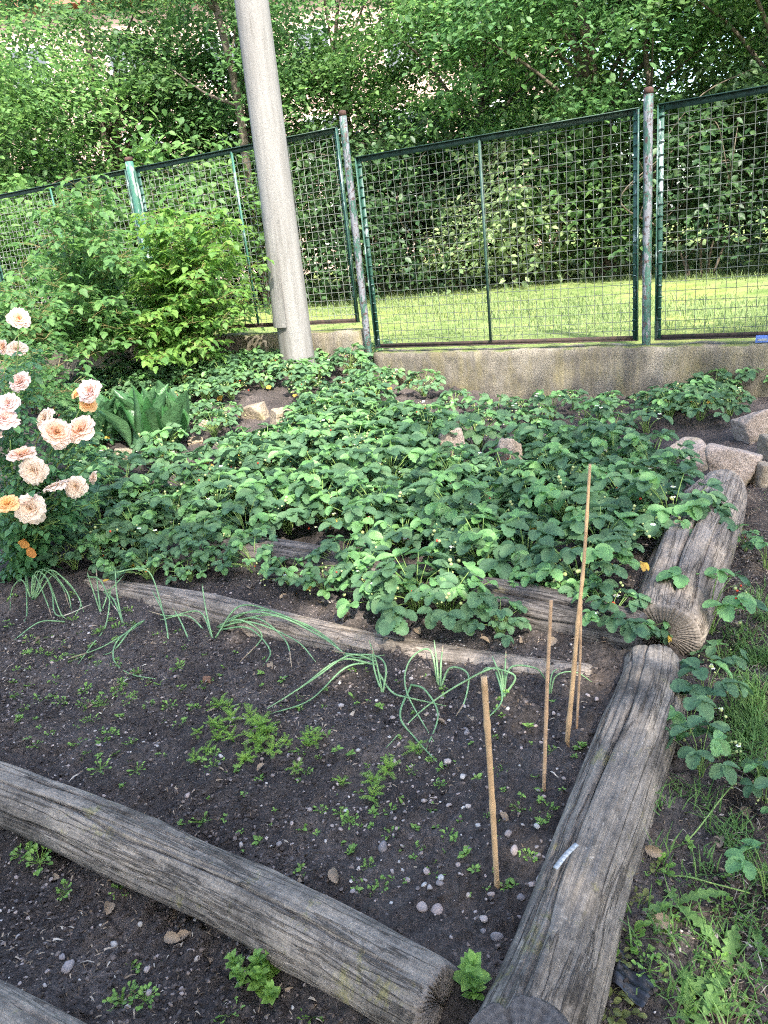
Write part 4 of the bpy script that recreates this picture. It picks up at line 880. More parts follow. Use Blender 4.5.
# rose bush
RY = 3.75
rb_base = at(18, 575, .05)
rr = np.random.default_rng(71); lo = MB(); st = MB()
rtips = [(19, 322, 4.3), (16, 352, 4.3), (4, 350, 4.2), (20, 387, 4.1), (85, 400, 4.05), (8, 410, 3.9), (42, 422, 3.95), (56, 440, 3.85), (80, 436, 3.9), (22, 460, 3.75), (33, 477, 3.7), (55, 490, 3.7), (75, 492, 3.75), (93, 481, 3.85), (30, 512, 3.6), (8, 508, 3.6), (-20, 430, 3.8), (-30, 480, 3.7), (-15, 380, 4.0), (100, 455, 4.0), (60, 520, 3.7), (100, 500, 3.85), (70, 465, 3.9), (10, 440, 3.8), (45, 455, 3.8), (95, 430, 4.05), (-10, 530, 3.6)]
for (a, b, y) in rtips:
    tp = aty(a, b, y); b0 = rb_base + np.r_[rr.normal(0, .05, 2), 0]; C = catmull([b0, b0 * .45 + tp * .55 + [0, 0, .08], tp], 16); tube(st, C - rb_base, np.linspace(.006, .0025, 16), 5)
    for i in range(30):
        u = rr.uniform(.08, .97); j = int(u * 15); phi = rr.uniform(0, 2 * pi); r_ = rr.uniform(.02, .13); q = C[j] + [cos(phi) * r_, sin(phi) * r_, rr.uniform(-.05, .03)]
        tube(st, [C[j] - rb_base, q - rb_base], .0012, 3, False); pinnate(lo, q - rb_base, phi, rr.uniform(.04, .06), T_ROSE, 5, rr.uniform(0, .7), rr)
rose = empty('rose_bush', rb_base, 0, 'rose bush with large peach and pink blooms at the left edge', 'rose bush')
lo.build('foliage', M['roseleaf'], rose); st.build('stem', M['stalk'], rose)
def bloom_mesh(seed, mat, wilt=0.0):
    rr = np.random.default_rng(seed); mb = MB()
    rings = [(6, .95, 1.28, .50), (6, .85, 1.05, .5), (7, .72, .82, .5), (7, .58, .6, .5), (6, .45, .42, .5), (5, .32, .25, .48), (4, .2, .12, .46)]
    for q, (n_, R_, tl, ln) in enumerate(rings):
        for i in range(n_):
            a_ = (i + .5 * (q % 2)) * 2 * pi / n_ + rr.normal(0, .15); tilt = tl + rr.normal(0, .1) + wilt * rr.uniform(0, .6)
            L_ = ln * R_ ** .35 * rr.uniform(.9, 1.1) * 1.0; W_ = L_ * .62; V = []; G = []; ph = rr.uniform(0, 6)
            for r0 in range(6):
                t_ = r0 / 5; ang = max(0, tilt * (1 - .8 * (1 - t_)) - .2); cx = R_ * .1 + L_ * t_ * sin(tilt * (.55 + .45 * t_)); cz = L_ * t_ * cos(tilt * (.35 + .65 * t_)) * .75
                w = W_ * sin(pi * (.12 + .7 * t_)) ** .8
                for c in range(6):
                    k = c / 5 * 2 - 1
                    x_ = cx - .12 * k * k * L_ * (1.2 - t_) + .03 * t_ * sin(5 * k + ph); y_ = k * w; z_ = cz + .05 * k * k * L_ - .05 * t_ ** 4 + .035 * t_ * t_ * sin(6 * k + ph)
                    V.append([cos(a_) * x_ - sin(a_) * y_, sin(a_) * x_ + cos(a_) * y_, z_ - .1]); G.append([min(1, R_ * .75 + .3 * t_ * R_), 0, 0])
            Fq = [[r0 * 6 + c, r0 * 6 + c + 1, r0 * 6 + c + 7, r0 * 6 + c + 6] for r0 in range(5) for c in range(5)]
            mb.add(V, Fq, G)
    return mb.mesh('bloom', M[mat])
BM = {k: [bloom_mesh(s0 + q, m_, w) for q in range(2)] for k, s0, m_, w in (('p', 80, 'rose_peach', 0), ('k', 84, 'rose_pink', 0), ('o', 88, 'rose_orange', 0), ('w', 92, 'rose_wilt', .8))}
blooms = [(19, 318, 4.3, 20, 'p'), (16, 348, 4.3, 18, 'w'), (3, 347, 4.2, 13, 'p'), (20, 382, 4.1, 21, 'k'), (89, 391, 4.02, 24, 'k'), (77, 393, 4.05, 14, 'o'), (88, 404, 4.06, 15, 'o'), (8, 403, 3.9, 22, 'k'), (4, 418, 3.85, 26, 'k'), (44, 418, 3.95, 19, 'w'), (56, 433, 3.82, 28, 'p'), (80, 429, 3.88, 27, 'p'), (22, 454, 3.73, 27, 'p'), (33, 471, 3.68, 23, 'w'), (55, 486, 3.66, 22, 'w'), (75, 487, 3.72, 20, 'w'), (93, 477, 3.85, 12, 'w'), (30, 509, 3.57, 27, 'w'), (7, 504, 3.55, 19, 'o'), (-14, 440, 3.8, 26, 'p'), (28, 500, 3.6, 18, 'p')]
for i, (a, b, y, dpx, kd) in enumerate(blooms):
    p = aty(a, b, y); dep = float((p - CAMP) @ _f); dia = dpx / F_PX * dep
    o = bpy.data.objects.new('bloom', BM[kd][i % 2]); COL.objects.link(o); o.parent = rose; o.location = p - rb_base; o.scale = (dia * rr.uniform(.9, 1.08), dia * rr.uniform(.95, 1.1), dia * rr.uniform(.85, 1.2))
    o.rotation_euler = (rr.normal(.7, .4), rr.normal(0, .5), 0); o.rotation_euler.rotate_axis('Z', rr.uniform(0, 6))
    o['label'] = {'p': 'peach rose bloom with orange heart', 'k': 'pale pink rose bloom', 'o': 'small deep apricot rose bloom', 'w': 'fading creamy rose bloom'}[kd]
# a fallen rose head and a reddened leaf on the soil
o = bpy.data.objects.new('fallen_rose', BM['w'][0]); COL.objects.link(o); p = at(18, 578, .05); o.location = p; o.scale = (.085, .1, .06); o.rotation_euler = (.5, .2, 1); tag(o, 'withered rose head lying on soil at the left edge', 'flower')
mb = MB(); inst(mb, T_STRAW, [[0, 0, 0], [.01, 0, .01], [-.02, .01, .0]], frames(np.array([[.5, -.4, -.6], [-.6, -.3, .5], [.2, -.2, .9]]), np.array([[0, -1, .5]] * 3)), [.06, .055, .05])
o = mb.build('reddish_leaf', M['redleaf']); o.location = aty(28, 548, 3.7); o['label'] = 'orange red withered leaf of the rose'; o.parent = rose; o.location = Vector(aty(28, 548, 3.7)) - Vector(rb_base)

# ------------------------------------------------------------------ seedlings and weeds on the soil
def on_soil(px, py, extra=0.0):
    p = at(px, py, 0)
    for _ in range(3): p = at(px, py, hzf(p[0], p[1]))
    return np.array([p[0], p[1], p[2] + extra])
def rosette(seed, n_, s, T, mat, name, up=.5, sx=None, lf=1.0, spr=.25):
    rr = np.random.default_rng(seed); mb = MB()
    a_ = np.arange(n_) * 2.4 + rr.normal(0, .3, n_); el = rr.uniform(.1, up + .3, n_); L_ = s * lf * rr.uniform(.6, 1.1, n_); q_ = spr * s * np.sqrt(rr.uniform(.1, 1, n_))
    Yv = np.stack([np.cos(a_) * np.cos(el), np.sin(a_) * np.cos(el), np.sin(el)], -1); Zv = np.stack([-np.cos(a_) * .5, -np.sin(a_) * .5, 1 + 0 * a_], -1)
    P = np.stack([np.cos(a_) * q_, np.sin(a_) * q_, rr.uniform(0, .6, n_) * s * up], -1); inst(mb, T, P, frames(Yv, Zv), L_, L_ if sx is None else sx * L_)
    for q in P: tube(mb, [[0, 0, -.002], q * [.6, .6, .8], q], s * .02, 3, False)
    return mb.mesh(name, M[mat])
def upright_weed(seed, n_, s, mat, name):
    rr = np.random.default_rng(seed); mb = MB()
    for i in range(n_):
        z = s * (.15 + .85 * i / n_); a_ = i * 2.4 + rr.normal(0, .3); L_ = s * .42 * (1.1 - .5 * i / n_)
        inst(mb, T_ROSE, [[0, 0, z]], frames(np.array([[cos(a_), sin(a_), .35 + .5 * i / n_]]), np.array([[-cos(a_) * .4, -sin(a_) * .4, 1.0]])), [L_], [L_ * 1.1])
    tube(mb, [[0, 0, -.01], [0, 0, s]], s * .018, 4, False); return mb.mesh(name, M[mat])
def feather(seed, n_, s, name):
    rr = np.random.default_rng(seed); mb = MB()
    for i in range(n_):
        a_ = i * 2.4; r_ = s * rr.uniform(.4, .9); tip = np.array([cos(a_) * r_, sin(a_) * r_, s * rr.uniform(.35, .8)]); C = catmull([[0, 0, -.01], tip * [.35, .35, .75], tip], 12); tube(mb, C, s * .012, 3, False)
        for j in range(4, 12):
            T_ = C[j] - C[j - 1]; T_ /= np.linalg.norm(T_); sd = np.cross(T_, [0, 0, 1.0]); sd /= np.linalg.norm(sd)
            for sg in (-1, 1):
                for q in range(3):
                    Yv = (T_ * .7 + sd * sg * (.6 + .3 * q) + [0, 0, .25])[None]; L_ = s * .115 * (1.3 - j / 14) * rr.uniform(.7, 1.1); inst(mb, T_ROSE, [C[j] + sd * sg * q * s * .035], frames(Yv, np.array([[0, 0, 1.0]])), [L_], [L_ * .7])
    return mb.mesh(name, M['dill'])
WM = {'seed': [rosette(200 + k, 5 + k, .022, T_ROSE, 'weed', 'seedling') for k in range(4)], 'cress': [rosette(210 + k, 16 + 3 * k, .03, T_STRAW, 'weed', 'cress_weed', .6, lf=.42, spr=1.0) for k in range(3)],
      'dill': [feather(220 + k, 7, .085, 'carrot_seedling') for k in range(3)], 'tall': [upright_weed(230 + k, 14, .085, 'weed', 'upright_weed') for k in range(2)], 'ox': [rosette(240 + k, 10, .035, T_STRAW, 'oxalis', 'clover_weed', .4, lf=.5, spr=.9) for k in range(2)]}
wn = {'seed': 'seedling', 'cress': 'cress_weed', 'dill': 'carrot_seedling', 'tall': 'upright_weed', 'ox': 'clover_weed'}
def weed(kind, px, py, sc, label, group=None, cat='weed'):
    me = WM[kind][int(rng.integers(0, len(WM[kind])))]; o = bpy.data.objects.new(wn[kind], me); COL.objects.link(o); o.location = on_soil(px, py, -.002); o.rotation_euler = (rng.normal(0, .15), rng.normal(0, .15), rng.uniform(0, 6.3)); o.scale = (sc,) * 3
    return tag(o, label, cat, group)
for px, py, sc in ((215, 712, 1), (222, 726, 1.0), (232, 735, .9), (246, 730, 1.15), (255, 742, 1.15), (262, 724, 1.0), (270, 745, 1.1), (280, 752, .8), (225, 752, .8), (312, 758, .9), (318, 742, .7), (200, 760, .7), (240, 762, .7), (252, 714, .8), (208, 745, .6), (232, 712, .7), (290, 738, .6), (195, 735, .6), (248, 756, .7), (305, 762, .6), (262, 752, .8), (238, 742, .8), (212, 728, .7), (350, 795, .6)):
    weed('dill', px + rng.normal(0, 7), py + rng.normal(0, 6), sc * .85, 'feathery bright green carrot seedling in the middle of the dug bed', 'carrot seedlings in the dug bed', 'seedling')
for px, py in ((375, 785), (390, 772), (372, 800), (418, 752)):
    weed('dill', px, py, .7, 'feathery carrot seedling below the looped onion leaves', 'carrot seedlings near the sticks', 'seedling')
for px, py, sc in ((100, 630, 1.1), (118, 628, 1.1), (60, 645, 1.2), (75, 660, 1.1), (30, 640, 1.2), (12, 600, 1.3), (6, 625, 1.2), (85, 690, 1.1), (110, 695, 1.6), (118, 690, 1.4), (100, 705, 1.2), (130, 700, 1.0), (60, 702, 1.1), (55, 680, 1), (90, 720, 1.2), (112, 735, 1.1), (178, 725, .8), (180, 690, 1), (100, 768, 1.3), (200, 822, 1.3), (20, 690, .9), (145, 682, .9), (160, 684, .9), (40, 652, .9), (28, 652, .9), (128, 610, 1.0), (130, 625, 1.2), (95, 665, 1), (70, 595, .9), (350, 820, 1), (340, 812, .8), (300, 875, .8), (440, 785, .7), (412, 770, .8)):
    weed('cress', px, py, sc * .85, 'small round leaved green weed on the left of the dug bed' if px < 250 else 'small round leaved green weed on the right of the dug bed', 'round leaved weeds in the dug bed' if px < 250 else 'round leaved weeds near the sticks')
for _ in range(75):
    px, py = rng.uniform(0, 215), rng.uniform(600, 770)
    if py > 735 + px * .43 or py < 608 + px * .1: continue
    weed('cress', px, py, rng.uniform(.45, .95), 'small round leaved green weed on the left of the dug bed', 'round leaved weeds in the dug bed')
for _ in range(30):
    px, py = rng.uniform(300, 560), rng.uniform(750, 900)
    if py > 735 + px * .43 or px > 600 - (py - 700) * .35: continue
    weed('cress', px, py, rng.uniform(.4, .8), 'small round leaved green weed on the right of the dug bed', 'round leaved weeds near the sticks')
for _ in range(230):
    px, py = rng.uniform(0, 600), rng.uniform(620, 900)
    if py > 745 + px * .43 or px > 600 - (py - 700) * .35 or py < 625 + px * .1: continue
    weed('seed', px, py, rng.uniform(.45, 1.0), 'tiny green seedling sprouting from the dug bed', 'tiny seedlings in the dug bed', 'seedling')
for px, py, sc in ((240, 975, 1.2), (262, 970, 1.6), (268, 982, 1.5), (258, 990, 1.3), (246, 985, .9), (272, 1000, 1.0)):
    weed('tall', px, py, sc * .75, 'leafy green weed close under the long front log', 'leafy weeds under the front log')
for px, py, sc in ((25, 855, 1.6), (40, 862, 1.5), (36, 850, 1.1), (128, 998, 1.3), (118, 1004, 1), (130, 968, 1), (65, 890, 1), (228, 1014, 1.1), (312, 1016, 1), (120, 890, .8), (145, 1000, 1)):
    weed('cress', px, py, sc, 'small round leaved weed in the lower soil strip', 'round leaved weeds in the lower strip')
weed('tall', 470, 985, 1.25, 'bright leafy weed beside the split end of the front log'); weed('tall', 474, 1000, .8, 'short leafy weed at the split end of the front log')
weed('cress', 622, 937, 2.2, 'bright star shaped weed at the right foot of the thick log'); weed('cress', 655, 870, 1.4, 'small green weed right of the thick log on bare soil')
for px, py, sc in ((608, 1005, 1.2), (612, 990, 1.1), (604, 1018, 1.3), (626, 1012, 1), (640, 905, 1.1), (630, 925, 1), (643, 918, 1.1), (628, 900, 1), (620, 955, 1), (650, 860, .9), (658, 980, .9)):
    weed('ox', px, py, sc, 'brownish clover weed along the right foot of the thick log', 'brownish clovers by the thick log')
for _ in range(46):
    px, py = (rng.uniform(640, 768), rng.uniform(840, 1020)) if rng.random() < .6 else (rng.uniform(700, 768), rng.uniform(570, 780))
    weed('cress' if rng.random() < .6 else 'seed', px, py, rng.uniform(.5, 1.1), 'small green weed on the trodden path right of the thick log', 'small weeds on the path')
# dandelion-like rosettes
def dandelion(px, py, n_, s, seed, label):
    rr = np.random.default_rng(seed); mb = MB()
    T = leaf_grid(.14, lambda t: max(.06, (.35 + .9 * t) * (1 - t ** 4)) , 12, 5, .2, .35, .35)
    V = T[0].copy()
    for i in range(n_):
        a_ = i * 2 * pi / n_ + rr.normal(0, .3); Yv = np.array([[cos(a_), sin(a_), rr.uniform(.2, .6)]]); inst(mb, T, [[0, 0, 0]], frames(Yv, np.array([[0, 0, 1.0]])), [s * rr.uniform(.7, 1.1)], [s * 1.1])
    o = mb.build('dandelion', M['grass']); o.location = on_soil(px, py); tag(o, label, 'weed')
dandelion(725, 975, 5, .13, 301, 'large toothed dandelion rosette in the grass at lower right')
dandelion(675, 905, 4, .12, 302, 'toothed dandelion leaves spreading beside the thick log')
dandelion(690, 1010, 5, .13, 303, 'dandelion rosette at the bottom edge right of the log')
dandelion(760, 955, 5, .1, 304, 'dandelion rosette at the right edge near the white pebble')
dandelion(765, 925, 4, .1, 305, 'small dandelion above the white pebble at the right edge')

# ------------------------------------------------------------------ grass on the path
def blades(pts, l0, l1, w, name, mat, label, tl=(.2, 1.1)):
    n_ = len(pts); P = np.array(pts); a_ = rng.uniform(0, 2 * pi, n_); t_ = rng.uniform(*tl, n_)
    Yv = np.stack([np.cos(a_) * np.sin(t_), np.sin(a_) * np.sin(t_), np.cos(t_)], -1); Zv = np.stack([-np.cos(a_), -np.sin(a_), .4 + 0 * a_], -1)
    mb = MB(); L_ = rng.uniform(l0, l1, n_); inst(mb, T_BLADE, P, frames(Yv, Zv), L_, rng.uniform(w * .7, w * 1.3, n_)); o = mb.build(name, M[mat]); return tag(o, label, 'grass', kind='stuff')
pts = []; dry = []
X_ = rng.uniform(.3, 3.4, 90000); Y_ = rng.uniform(.7, 4.6, 90000)
pmk = path_mask(X_, Y_); dn = fbm(X_ * 3.2, Y_ * 3.2, 61, 3); edge = np.clip((X_ - (.42 + .47 * (Y_ - 1.2)) - .22) / .35, 0, 1)
kp = (pmk > .5) & (rng.random(90000) < np.clip((dn - .46) * 6, 0, 1) * edge * np.clip(1.25 - (Y_ - 2.8) / 1.2, .1, 1))
Hh = hfun(X_, Y_); pts = np.stack([X_, Y_, Hh], -1)[kp]
blades(pts[:5200], .02, .06, .0034, 'grass', 'grass', 'patchy green grass growing on the trodden path at right')
kp2 = (pmk > .5) & (rng.random(90000) < .22)
blades((np.stack([X_, Y_, Hh], -1)[kp2] + [0, 0, .004]), .02, .07, .0022, 'straw_litter', 'debris', 'dry straw bits scattered over the trodden path', (1.35, 1.6))
# a few fuller tufts
tp = []
rng2 = np.random.default_rng(5)
for px, py, nn in ((685, 940, 22), (700, 960, 22), (690, 985, 34), (665, 990, 28), (740, 935, 22), (745, 985, 28), (720, 1005, 30), (715, 930, 20), (748, 905, 28), (700, 912, 16), (755, 1015, 22), (660, 940, 14), (750, 660, 130), (757, 690, 150), (742, 640, 110), (748, 720, 130), (762, 740, 130), (765, 620, 90), (738, 690, 90), (735, 720, 80), (728, 660, 50), (755, 600, 60), (740, 755, 80), (765, 770, 90), (760, 710, 120), (766, 660, 120), (752, 740, 90), (725, 745, 40), (655, 800, 25), (662, 862, 20), (645, 925, 20), (692, 800, 30), (722, 830, 45), (745, 850, 60), (760, 880, 60), (703, 862, 30), (680, 790, 20)):
    q = on_soil(px, py); tp += [q + np.r_[rng.normal(0, .035, 2), -.004] for _ in range(nn)]
blades(tp, .035, .09, .0045, 'grass_tufts', 'grass', 'longer tufts of green grass beside the thick log')

# ------------------------------------------------------------------ stones, crumbs, litter
def peb(seed, n_=1):
    rr = np.random.default_rng(seed); bm = bmesh.new(); bmesh.ops.create_icosphere(bm, subdivisions=2, radius=1); V = np.array([v.co[:] for v in bm.verts]); Fq = np.array([[v.index for v in f.verts] for f in bm.faces]); bm.free()
    V = V * (1 + (vn3(V * 1.7 + seed, seed) - .5) * .7)[:, None] * [1, rr.uniform(.6, .95), rr.uniform(.4, .7)]; return V, Fq
PB = [peb(400 + k) for k in range(6)]
PBM = []
for T in PB:
    for _ in range(2):
        mb = MB(); mb.add(*T); PBM.append(mb.mesh('pebble', M['pebble']))
M['pebble'].node_tree  # tint varies by object
_t = M['pebble'].node_tree
for n_ in list(_t.nodes):
    if n_.bl_idname == 'ShaderNodeNewGeometry':
        oi = _t.nodes.new('ShaderNodeObjectInfo'); l_ = n_.outputs['Random Per Island'].links[0].to_socket; _t.links.new(oi.outputs['Random'], l_)
special = [(383, 848, .022, 'largest pale pebble beside the carrot seedlings in the dug bed'), (713, 936, .016, 'flat white pebble lying in the grass at lower right'), (543, 882, .02, 'grey stone lump against the thick log below the grey strip'), (437, 912, .019, 'cream pebble near the split end of the front log'), (422, 908, .018, 'reddish pebble left of the cream pebble by the log end'), (68, 968, .02, 'dark grey pebble above the corner log'), (497, 938, .017, 'dull red pebble between front log and thick log'), (514, 851, .017, 'pale grey pebble right of the short bamboo stick')]
for px, py, s_, lab in special:
    o = bpy.data.objects.new('pebble', PBM[int(rng.integers(0, len(PBM)))]); COL.objects.link(o); o.location = on_soil(px, py, .003); o.scale = (s_,) * 3; o.rotation_euler = (rng.normal(0, .2), rng.normal(0, .2), rng.uniform(0, 6)); tag(o, lab, 'pebble')
for _ in range(430):
    px, py = rng.uniform(0, 640), rng.uniform(630, 1020)
    up = py < 745 + px * .43
    if up and (px > 610 - (py - 690) * .36 or py < 622 + px * .1): continue
    if not up and (py < 850 + px * .43 or px > 330): continue
    if not up and rng.random() < .5: continue
    if up and px < 350 and rng.random() < .62: continue
    o = bpy.data.objects.new('pebble', PBM[int(rng.integers(0, len(PBM)))]); COL.objects.link(o); o.location = on_soil(px, py, .001); s_ = rng.uniform(.0045, .011) * (1.25 if rng.random() < .15 else 1); o.scale = (s_,) * 3; o.rotation_euler = (rng.normal(0, .3), rng.normal(0, .3), rng.uniform(0, 6))
    tag(o, 'small pale pebble lying on the dug soil' if up else 'small pale pebble on the soil strip below the front log', 'pebble', 'pebbles on the dug bed' if up else 'pebbles on the lower strip')
def grit(n_, s0, s1, name, mat, label, xr=(-2.1, 1.9), yr=(.9, 3.6), sub=PB):
    bm = bmesh.new(); bmesh.ops.create_icosphere(bm, subdivisions=1, radius=1); V = np.array([v.co[:] for v in bm.verts]); Fq = np.array([[v.index for v in f.verts] for f in bm.faces]); bm.free()
    x = rng.uniform(*xr, n_ * 3); y = rng.uniform(*yr, n_ * 3); kp_ = rng.random(n_ * 3) < np.clip((fbm(x * 2.3 + 5, y * 2.3, int(n_) % 97, 3) - .28) * 2.6, .05, 1); x = x[kp_][:n_]; y = y[kp_][:n_]; n_ = len(x); z = hfun(x, y); mb = MB(); s_ = s0 + (s1 - s0) * rng.random(n_) ** 2.6; A_ = rng.uniform(0, 6.3, n_)
    for k in range(5):
        Vk = V * (1 + np.random.default_rng(k).uniform(-.35, .35, len(V)))[:, None] * [1, .8, .6]; m_ = np.arange(n_) % 5 == k
        Yv = np.stack([np.cos(A_), np.sin(A_), rng.normal(0, .3, n_)], -1)[m_]; Zv = np.stack([0 * A_, rng.normal(0, .3, n_), 1 + 0 * A_], -1)[m_]; inst(mb, (Vk, Fq), np.stack([x, y, z + s_ * .2], -1)[m_], frames(Yv, Zv), s_[m_])
    o = mb.build(name, M[mat], smooth=False); return tag(o, label, 'gravel' if 'gr' in name else 'soil', kind='stuff')
grit(13000, .0012, .0075, 'gravel', 'gravel', 'fine stone grit mixed through the dark soil')
grit(60000, .0015, .0085, 'dirt', 'crumb', 'loose dark crumbs of soil covering the beds')
n_ = 26000; x = rng.uniform(-2.1, 1.9, n_); y = rng.uniform(.9, 3.6, n_); kp_ = rng.random(n_) < np.clip((fbm(x * 2.6, y * 2.6 + 4, 83, 3) - .36) * 3, .04, 1); x = x[kp_]; y = y[kp_]; n_ = len(x); P = np.stack([x, y, hfun(x, y) + .003], -1)
a_ = rng.uniform(0, 6.3, n_); mb = MB(); L_ = rng.uniform(.004, .022, n_) * np.where(rng.random(n_) < .06, 1.8, 1); inst(mb, T_BLADE, P, frames(np.stack([np.cos(a_), np.sin(a_), rng.normal(0, .15, n_)], -1), np.stack([rng.normal(0, .3, n_), rng.normal(0, .3, n_), 1 + 0 * a_], -1)), L_, L_ * rng.uniform(.12, .35, n_))
tag(mb.build('litter', M['debris']), 'dry wood chips and leaf bits strewn on the soil', 'litter', kind='stuff')
# countable dead leaves
mb = MB(); inst(mb, T_STRAW, [[0, 0, 0]], np.eye(3)[None], [1]); DL = mb.mesh('dead_leaf', M['debris'])
for k, (px, py, s_) in enumerate(((435, 722, .045), (600, 640, .05), (575, 632, .05), (235, 900, .05), (300, 885, .06), (165, 940, .04), (190, 935, .035), (650, 925, .05), (338, 885, .04), (270, 665, .035), (70, 650, .04), (590, 625, .05), (500, 815, .03), (555, 640, .04), (265, 766, .03), (468, 720, .035), (340, 640, .045), (40, 640, .04), (480, 640, .04), (520, 645, .045), (545, 600, .04), (610, 645, .05), (630, 640, .04), (420, 636, .04), (390, 640, .04), (350, 615, .045), (320, 605, .04), (280, 600, .04), (250, 590, .04), (660, 780, .04), (690, 830, .05), (720, 850, .04), (740, 810, .045), (645, 850, .04), (660, 960, .04), (60, 880, .03), (110, 905, .04), (210, 965, .04))):
    o = bpy.data.objects.new('dead_leaf', DL); COL.objects.link(o); o.location = on_soil(px, py, .008); o.scale = (s_, s_ * 1.1, s_ * 1.6); o.rotation_euler = (rng.normal(0, .4), rng.normal(0, .4), rng.uniform(0, 6)); tag(o, 'curled brown dead leaf lying on bare soil', 'dead leaf', 'dead leaves on the soil')
# grey strip, clay lump, black foil
p = on_soil(566, 858, .02); mb = MB(); C = catmull([[-.034, -.03, 0], [0, 0, .008], [.034, .026, .012]], 8); 
for i in range(7):
    d = C[i + 1] - C[i]; s_ = np.array([d[1], -d[0], 0]); s_ = s_ / np.linalg.norm(s_) * .006; box(mb, C[i] - s_, d * .999, 2 * s_, [0, 0, .003])
o = mb.build('grey_strip', M['metal']); o.location = at(566, 858, .13); tag(o, 'short grey blue plastic strip lying on the thick log', 'strip')
rock(207, 682, .02, (.04, .032, .05), 'small rust brown clay lump standing in the dug bed', 'clay', 41, 0, 'clay_lump')
mb = MB(); g = 14
V = [[.16 * (i / g - .5) * 1.6, .16 * (j / g - .5), .02 * sin(i * .9 + j * .4) + .012 * sin(j * 1.1 - i * .3) + .03 * (1 - abs(i / g - .5) * 2)] for i in range(g + 1) for j in range(g + 1)]
Fq = [[i * (g + 1) + j, (i + 1) * (g + 1) + j, (i + 1) * (g + 1) + j + 1, i * (g + 1) + j + 1] for i in range(g) for j in range(g)]
mb.add(V, Fq); o = mb.build('black_foil', M['blackplastic']); sm = o.modifiers.new('solid', 'SOLIDIFY'); sm.thickness = .003; o.location = on_soil(622, 972, .0); o.rotation_euler = (0, .1, -.9); o.scale = (.6, .5, .3); tag(o, 'crumpled piece of black foil half buried beside the thick log', 'foil')

# ------------------------------------------------------------------ trees and shrubs beyond the fence
def crown_mesh(seed, n_cl, per, cl_r, rad, zc, ls, mat, shell=.55, droop=.25, flat=.28):
    rr = np.random.default_rng(seed); d = unit(n_cl, rr); r_ = shell + (1 - shell) * rr.random(n_cl) ** .6; r_ = np.where(rr.random(n_cl) < .3, r_ * rr.uniform(.2, .85, n_cl), r_)
    Cc = d * r_[:, None] * np.array(rad) * (1 + .25 * (vn3(d * 2 + 4, seed) - .5))[:, None]; Cc[:, 2] += zc
    P = []; Y_ = []; Z_ = []; S_ = []
    for c in Cc:
        n_ = int(per * rr.uniform(.5, 1.4)); cr = cl_r * rr.uniform(.6, 1.3); out = np.array([c[0], c[1], 0]); out /= np.linalg.norm(out) + 1e-6
        q = rr.normal(0, 1, (n_, 3)) * [cr * .55, cr * .55, cr * flat]; along = (q @ out); q[:, 2] -= droop * np.maximum(0, along) + .2 * (q[:, 0] ** 2 + q[:, 1] ** 2) / cr
        P.append(c + q); a_ = rr.uniform(0, 2 * pi, n_); Y_.append(np.stack([np.cos(a_) + out[0] * .6, np.sin(a_) + out[1] * .6, rr.uniform(-.9, .1, n_)], -1)); Z_.append(np.stack([rr.normal(0, .4, n_) + out[0] * .35, rr.normal(0, .4, n_) + out[1] * .35, np.ones(n_)], -1)); S_.append(ls * rr.uniform(.65, 1.25, n_))
    mb = MB(); inst(mb, T_OV, np.concatenate(P), frames(np.concatenate(Y_), np.concatenate(Z_)), np.concatenate(S_)); return mb.mesh('crown', M[mat]), Cc
def trunk_mesh(seed, Cc, hh, r0, nb=16, stems=1):
    rr = np.random.default_rng(seed); mb = MB()
    for s_ in range(stems):
        off = rr.normal(0, .25, 2) * (stems > 1); P = catmull([[off[0] * .3, off[1] * .3, -.3], [off[0] + rr.normal(0, .1), off[1] + rr.normal(0, .1), hh * .35], [off[0] * 2 + rr.normal(0, .25), off[1] * 2 + rr.normal(0, .25), hh * .7], [off[0] * 3 + rr.normal(0, .4), off[1] * 3 + rr.normal(0, .4), hh]], 24)
        tube(mb, P, np.linspace(r0, r0 * .25, 24), 10)
        for k in rr.choice(len(Cc), nb, replace=False):
            t_ = Cc[k]; j = int(np.clip((t_[2] * .6) / hh * 23, 5, 21)); tube(mb, catmull([P[j], P[j] * .5 + t_ * .5 + [0, 0, .2], t_], 10), np.linspace(r0 * .3, .008, 10), 6)
    return mb.mesh('trunk', M['bark'])
tree_v = []
for k, (mt, ls, rad, zc, ncl, per, shell) in enumerate((('tree_a', .11, (2.6, 2.6, 3.3), 5.0, 108, 230, .64), ('tree_b', .115, (2.4, 2.4, 3.1), 4.7, 100, 210, .64), ('tree_c', .1, (2.7, 2.7, 3.2), 4.9, 105, 250, .64), ('tree_b', .105, (2.1, 2.1, 3.5), 5.0, 72, 200, .64))):
    cm, Cc = crown_mesh(500 + k, ncl, per, .82, rad, zc, ls, mt, shell, .4, .15); tree_v.append((cm, trunk_mesh(520 + k, Cc, 6.5, .15 if k != 3 else .1)))
def tree(v, x, y, sc, rz, label, z=.45, name='leafy_tree'):
    root = empty(name, (x, y, z), rz, label, 'tree'); root.scale = (sc,) * 3
    for nm, me in (('crown', tree_v[v][0]), ('trunk', tree_v[v][1])):
        o = bpy.data.objects.new(nm, me); COL.objects.link(o); o.parent = root
    return root
tree(2, -6.6, 15.0, .95, .3, 'light green leafy tree above the left end of the fence')
tree(1, -4.6, 18.0, 1.0, 1.3, 'dark leafy tree left of the concrete pole behind the fence')
tree(0, -2.0, 18.5, 1.05, 2.2, 'leafy tree with slanting trunk directly behind the concrete pole')
tree(3, .2, 17.5, .95, .9, 'slim dark leafy tree right of the concrete pole')
tree(2, 2.3, 16.8, 1.05, 2.9, 'light green leafy tree above the middle fence panel')
tree(0, 4.5, 14.3, 1.0, 4.1, 'broad lime tree hanging over the right middle of the fence')
